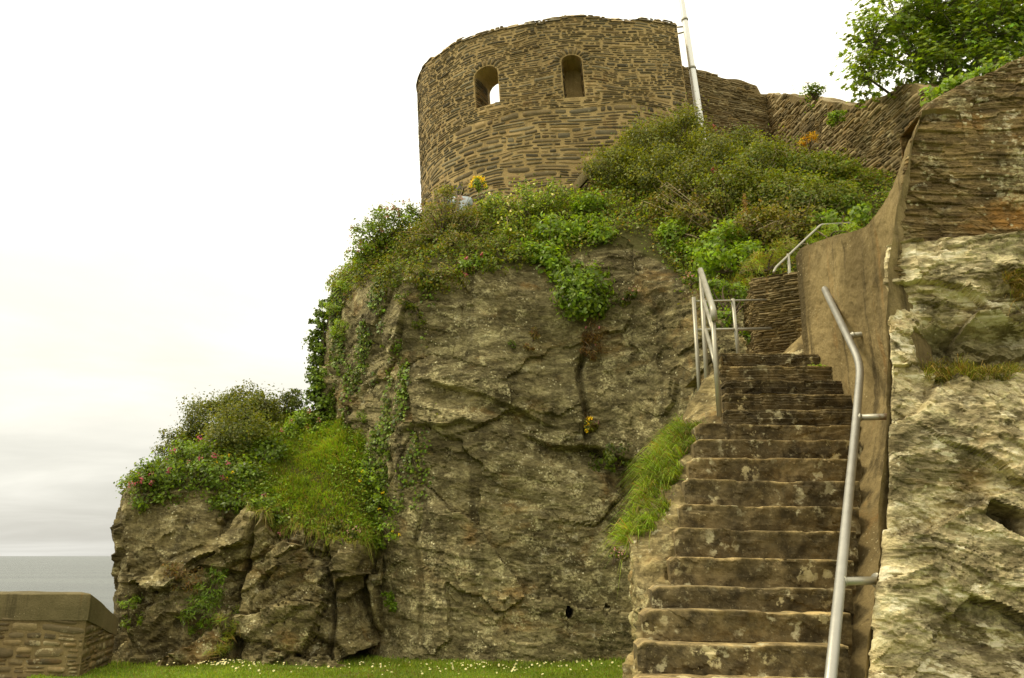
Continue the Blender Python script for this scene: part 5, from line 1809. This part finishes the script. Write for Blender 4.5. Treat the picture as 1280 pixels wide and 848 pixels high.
shrub('wall_creeper', 'bright leafy creeper along the sloping top of the boundary wall', 'plant', [(1172, 122, 6.55, .10), (1192, 114, 6.55, .10), (1212, 104, 6.5, .09), (1232, 95, 6.45, .08), (1258, 84, 6.4, .07)], leaf=.055, per=5200, cols=(BRIGHT, LIME, MIDG), w=(3, 2, 1), twigs=4, clump=.35)
# fringe of grass and moss on the tower top
p_ = []
b = MB()
U = rs.uniform(0, TLEN, 900)
keep = fbm(np.stack((U * 0.8, U * 0, U * 0), 1), 541, 3) > 0.05
U = U[keep]
tp_, tn_ = tower_at(U, tower_top(U) + 0.0, rs.uniform(0.02, 0.5, len(U)))
blades(b, tp_, tn_ * 0.2 + np.array((0, 0, 1)), 0.10, 0.005, palette((OLIVE2, DRY, MIDG), (2, 2, 1), len(U), rs), rs, lean=0.5)
tag(b.build('tower_top_grass', M['blade']), kind='stuff')


# ---- tufts of real grass
def tuft(name, label, Gr, Nr, mask, n_, length, cols, w, seed, lean=0.45, droop=1.0, bias=None, width=0.004, up=1.0, tufts=None, base=None):
    rs = np.random.default_rng(seed)
    p, nn = sample(Gr, Nr, mask, n_, rs)
    if base is None:
        base = p.mean(0)
    t = thing(name, label, 'grass clump', tuple(base))
    b = MB()
    nz = 1 + 0.4 * fbm(p * 5, seed, 2)[:, None]
    ll = length * (1 + 0.8 * sstep(0.0, 0.5, fbm(p * 6, seed + 3, 3)) - 0.5 * sstep(0.0, 0.5, fbm(p * 7 + 3, seed + 5, 3)))
    keep = fbm(p * 5 + 9, seed + 7, 3) > -0.35
    p, nn, nz, ll = p[keep], nn[keep], nz[keep], ll[keep]
    n_ = len(p)
    blades(b, p, nn, ll, width, palette(cols, w, n_, rs) * nz, rs, lean=lean, droop=droop, bias=bias, up=up)
    b.build('blade_tuft', M['blade'], t)
    return t, p, nn


CX, CY = seen_at(CHEEK)
en = fbm(CHEEK.reshape(-1, 3) * 3.2, 551, 3).reshape(CX.shape)
lo_edge = np.interp(CY, (530, 560, 600, 640, 665, 690), (885, 866, 846, 826, 812, 790))
mk = ((CX < lo_edge + 12 * en) & (CY > 535) & (CY < 695 + 18 * en) & (CHEEK_N[..., 2] > -0.3)).astype(float)
if mk.sum() < 5:
    mk = ((CY > 540) & (CY < 690)).astype(float)
tuft('grass_tuft', 'soft green grass tongue draped over the rocky cheek left of the stair', CHEEK, CHEEK_N, mk, 12000, 0.25, ((0.14, 0.215, 0.022), LIME, OLIVE2, DRY, (0.09, 0.13, 0.02)), (4, 3, 2, 1.6, 2), 61, lean=0.6, droop=1.5, bias=np.array((-0.5, -0.15, 0)), width=0.0035)
gx_, gy_ = seen_at(CRAG)
en = fbm(CRAG.reshape(-1, 3) * 4, 561, 3).reshape(gx_.shape)
mk = ((gx_ > 1150 + 12 * en) & (gx_ < 1262 + 10 * en) & (CRAG[..., 2] > 2.86) & (CRAG[..., 2] < 3.02 + 0.08 * en)).astype(float)
tuft('grass_tuft', 'dry green and straw coloured grass tuft on the ledge of the pale crag', CRAG, CRAG_N, mk, 5200, 0.21, ((0.11, 0.13, 0.02), DRY, OLIVE2, (0.30, 0.23, 0.10)), (3, 2.5, 2, 1.5), 63, lean=0.55, droop=1.4, bias=np.array((0, -0.35, 0)), width=0.0026)
mk = ((gx_ > 1252) & (gx_ < 1300) & (gy_ > 345) & (gy_ < 378)).astype(float)
if mk.sum() > 4:
    tuft('grass_tuft', 'sparse straw grass in the upper crack of the crag at the picture edge', CRAG, CRAG_N, mk, 900, 0.14, (DRY, OLIVE2), (2, 1), 64, lean=0.5, droop=1.2, bias=np.array((0, -0.3, 0)), width=0.0022)

# ---- tall dry stalk and a tiny weed on the steps
t = thing('dry_stalk', 'tall dry reddish dock stalk standing in the scrub above the landing', 'plant', tuple(P(934, 300, 12.9)))
b = MB()
rsd = np.random.default_rng(81)
s0, s1 = P(934, 302, 12.9), P(930, 243, 12.9)
b.tube(np.array([s0, (s0 + s1) / 2 + np.array((0.02, 0, 0)), s1]), (0.012, 0.009, 0.004), 5, col=(0.34, 0.22, 0.11))
b.build('stem', M['twig'], t)
b = MB()
f = rsd.uniform(0.35, 1, 420)
pos = s0 + (s1 - s0) * f[:, None] + rsd.normal(0, 0.045, (420, 3)) * np.array((1, 1, 0.6)) * (1.25 - f)[:, None]
leaves(b, pos, rsd.normal(size=(420, 3)), 0.028, palette(((0.34, 0.20, 0.10), DRY), (1, 1), 420, rsd), rsd, 0.8)
b.build('seed_head', M['petal'], t)
wk = SL[-2] * 0.12 + SR[-2] * 0.88 + np.array((0, 0.05, 0.02))
t = thing('step_weed', 'tiny bright green weed rooted on the second step from the top', 'plant', tuple(wk))
b = MB()
pos = wk + rsd.normal(0, 1, (70, 3)) * np.array((0.05, 0.02, 0.014))
leaves(b, pos, np.tile((0, -0.3, 1.0), (70, 1)), 0.03, palette((BRIGHT, LIME), (1, 1), 70, rsd), rsd)
b.build('foliage', M['leaf'], t)

# ---- sycamore behind the walls
tb_ = np.array((8.6, 14.2, 6.6))
tr_t = thing('sycamore_tree', 'broad leaved sycamore tree rising behind the walls at the upper right', 'tree', tuple(tb_))
rst = np.random.default_rng(91)
b = MB()
top_ = np.array((9.1, 14.4, 12.4))
f = np.linspace(0, 1, 10)
tr_pts = tb_ + (top_ - tb_) * f[:, None] + 0.12 * np.stack((np.sin(f * 5), np.cos(f * 4), 0 * f), 1)
b.tube(tr_pts, np.linspace(0.22, 0.07, 10), 10, col=(0.10, 0.085, 0.06))
b.build('trunk', M['twig'], tr_t)
tl = [(1092, 60, 13.4, .60), (1120, 22, 13.6, .70), (1165, 25, 13.6, .75), (1140, 72, 13.3, .62), (1195, 62, 13.2, .75), (1240, 45, 13.0, .80), (1210, 5, 13.6, .85), (1275, 20, 13.2, .85), (1180, 95, 12.9, .55), (1235, 88, 12.7, .6), (1085, 98, 13.2, .42), (1150, -25, 14, .8), (1240, -40, 14, .9), (1310, 60, 13, .9), (1320, -20, 13.4, .9)]
bl, bb = MB(), MB()
for (a_, b__, Y_, r_) in tl:
    c_ = P(a_, b__, Y_)
    K = int(46 * (r_ / .7) ** 1.5)
    dv = unit(rst.normal(size=(K, 3)) + np.array((0, 0, .15)))
    cen = c_ + dv * (r_ * (0.35 + 0.75 * rst.uniform(0, 1, K) ** 0.6))[:, None]
    k0 = np.argmin(np.linalg.norm(tr_pts - c_ + np.array((0, 0, 0.8)), axis=1))
    b0 = tr_pts[k0]
    m_ = (b0 + c_) / 2 + np.array((0, 0, 0.15))
    g = np.linspace(0, 1, 7)[:, None]
    bb.tube((1 - g) ** 2 * b0 + 2 * g * (1 - g) * m_ + g * g * c_, np.linspace(0.06, 0.018, 7), 6, caps=False, col=(0.11, 0.09, 0.06))
    for q_ in cen[:: 2]:
        bb.tube(np.array([c_, (c_ + q_) / 2 + rst.normal(0, .04, 3), q_]), (0.014, 0.009, 0.005), 4, caps=False, col=(0.12, 0.10, 0.06))
    n_ = int(780 * (r_ / .7) ** 2)
    k = rst.integers(0, K, n_)
    pos = cen[k] + rst.normal(0, 0.115, (n_, 3)) * np.array((1, 1, .7))
    sh = rst.uniform(0.75, 1.3, K)[k][:, None]
    cc = palette((BRIGHT, MIDG, (0.20, 0.27, 0.03), (0.10, 0.14, 0.02)), (2, 3, 1.5, 3), n_, rst) * sh
    nn = unit(unit(pos - c_) * 0.6 + np.array((0, -0.15, 0.9)) + rst.normal(0, .35, (n_, 3)))
    ax = unit(np.cross(nn, rst.normal(size=(n_, 3))))
    ay = np.cross(nn, ax)
    sz = 0.108 * rst.uniform(.65, 1.25, n_)[:, None]
    # five pointed lobes of one leaf, as a fan
    outl = [(-.02, 0), (-.18, .30), (-.62, .22), (-.32, .48), (-.55, .78), (-.20, .72), (0, 1.05), (.20, .72), (.55, .78), (.32, .48), (.62, .22), (.18, .30), (.02, 0)]
    V = np.stack([pos + ax * sz * x_ + ay * sz * (y_ - .45) - nn * sz * (abs(x_) * .18 + (y_ * .2) ** 2) for x_, y_ in outl] + [pos], 1)
    m = len(outl)
    tri = np.array([(i, i + 1, m) for i in range(m - 1)])
    bl.add(V.reshape(-1, 3), None, (np.arange(n_)[:, None, None] * (m + 1) + tri[None]).reshape(-1, 3), np.repeat(cc, m + 1, 0))
bl.build('crown', M['tree_leaf'], tr_t)
bb.build('branch', M['twig'], tr_t)

# ---- daisies
rsd = np.random.default_rng(95)
b = MB()
for k in range(7):
    a0 = k / 7 * 2 * PI
    pv = [(0.0, 0, 0), (0.012 * math.cos(a0 - .35), 0.012 * math.sin(a0 - .35), .003), (0.019 * math.cos(a0), 0.019 * math.sin(a0), .004), (0.012 * math.cos(a0 + .35), 0.012 * math.sin(a0 + .35), .003)]
    b.add(np.array(pv) + np.array((0, 0, 0.07)), [(0, 1, 2, 3)], None, WHITE)
pv = [(0.006 * math.cos(i / 6 * 2 * PI), 0.006 * math.sin(i / 6 * 2 * PI), 0.073) for i in range(6)] + [(0, 0, 0.077)]
b.add(pv, None, [(i, (i + 1) % 6, 6) for i in range(6)], YEL)
b.tube(np.array([(0, 0, 0), (0.003, 0, 0.035), (0, 0, 0.07)]), 0.0015, 3, caps=False, col=(0.1, 0.14, 0.03))
d0 = b.build('daisy', M['petal'], loc=(0, 0, 0))
tag(d0, 'tiny white daisy standing in the grass at the foot of the cliff', 'daisy', 'daisies in the lawn')
spots = []
for cx_, cy_, sx_, sy_, nn_ in ((-4.55, 12.9, .32, .16, 46), (-4.0, 12.5, .5, .2, 22), (-3.2, 12.6, 1.0, .4, 22), (-0.6, 13.0, .9, .3, 46), (0.6, 13.1, .6, .25, 24), (-1.6, 12.6, .8, .4, 24), (0.2, 12.6, .9, .4, 26)):
    for _ in range(nn_):
        spots.append((cx_ + rsd.normal() * sx_, cy_ + rsd.normal() * sy_))
for i, (x_, y_) in enumerate(spots):
    o = d0 if i == 0 else d0.copy()
    if i:
        COL.objects.link(o)
    z_ = float(0.05 * fbm(np.array([[x_, y_, 0]]) * 0.5, 3, 3)[0]) - 0.02
    o.location = (x_, y_, z_)
    s_ = rsd.uniform(0.5, 1.2)
    o.scale = (s_, s_, rsd.uniform(0.7, 1.3))
    o.rotation_euler = (R(rsd.uniform(10, 50)), R(rsd.uniform(-20, 20)), rsd.uniform(-.6, .6))

# ------------------------------------------------------------------ the person sitting above the cliff edge
pp_ = P(575, 246, on_rock(575, 252, 15.75, 0) + 0.12)                     # nape of the neck
per = thing('person', 'dark haired person in a pale blue shirt sitting at the left foot of the tower', 'person', (pp_[0], pp_[1] + 0.05, pp_[2] - 0.55))


def skin_body(joints, edges, radii, name, mat, parent, sub=2, color=(1, 1, 1)):
    me = bpy.data.meshes.new(name)
    o0 = ORIG[parent.name]
    me.from_pydata([tuple(np.array(j) - o0) for j in joints], edges, [])
    o = bpy.data.objects.new(name, me)
    COL.objects.link(o)
    sk = o.modifiers.new('skin', 'SKIN')
    for v, r_ in zip(me.skin_vertices[0].data, radii):
        v.radius = (r_, r_) if np.isscalar(r_) else r_
    me.skin_vertices[0].data[0].use_root = True
    sm = o.modifiers.new('sub', 'SUBSURF')
    sm.levels = sub
    bpy.context.view_layer.update()
    dg = bpy.context.evaluated_depsgraph_get()
    m2 = bpy.data.meshes.new_from_object(o.evaluated_get(dg))
    o.modifiers.clear()
    o.data = m2
    for p_ in m2.polygons:
        p_.use_smooth = True
    ca = m2.attributes.new('col', 'FLOAT_COLOR', 'POINT')
    ca.data.foreach_set('color', np.tile((*color, 1), len(m2.vertices)).astype(np.float32))
    m2.materials.append(M[mat])
    o.parent = parent
    return o


q = pp_
J = [q + (0, 0, -0.52), q + (0, -0.01, -0.30), q + (0, 0, -0.10), q + (0, 0.0, 0.0), q + (0, 0.02, 0.10), q + (0, 0.03, 0.20),
     q + (-0.19, 0, -0.08), q + (-0.25, 0.12, -0.32), q + (-0.18, 0.33, -0.42),
     q + (0.19, 0, -0.08), q + (0.25, 0.12, -0.32), q + (0.18, 0.33, -0.42),
     q + (-0.10, 0.40, -0.46), q + (-0.12, 0.46, -0.90), q + (0.10, 0.40, -0.46), q + (0.12, 0.46, -0.90)]
E = [(0, 1), (1, 2), (2, 3), (3, 4), (4, 5), (2, 6), (6, 7), (7, 8), (2, 9), (9, 10), (10, 11), (0, 12), (12, 13), (0, 14), (14, 15)]
Rd = [(.15, .11), (.14, .10), (.15, .09), .05, .085, .07, .06, .045, .032, .06, .045, .032, .075, .05, .075, .05]
skin_body(J, E, Rd, 'body', 'skin', per, color=(0.42, 0.26, 0.17))
J = [q + (0, 0, -0.45), q + (0, -0.01, -0.30), q + (0, 0.0, -0.08), q + (0, 0.0, -0.01), q + (-0.20, 0, -0.075), q + (-0.245, 0.06, -0.22), q + (0.20, 0, -0.085), q + (0.245, 0.06, -0.22)]
skin_body(J, [(0, 1), (1, 2), (2, 3), (2, 4), (4, 5), (2, 6), (6, 7)], [(.165, .125), (.155, .115), (.185, .12), .066, .085, .075, .085, .075], 'shirt', 'cloth', per, color=(0.60, 0.66, 0.70))
J = [q + (0, 0.0, -0.50), q + (-0.10, 0.40, -0.45), q + (-0.12, 0.455, -0.85), q + (0.10, 0.40, -0.45), q + (0.12, 0.455, -0.85)]
skin_body(J, [(0, 1), (1, 2), (0, 3), (3, 4)], [(.16, .12), .088, .062, .088, .062], 'trousers', 'cloth', per, color=(0.06, 0.065, 0.09))
J = [q + (0, -0.035, -0.01), q + (0, -0.022, 0.08), q + (0, -0.008, 0.16), q + (0, 0.03, 0.235)]
skin_body(J, [(0, 1), (1, 2), (2, 3)], [.05, .088, .108, .08], 'hair', 'hair', per, color=(0.022, 0.016, 0.011))
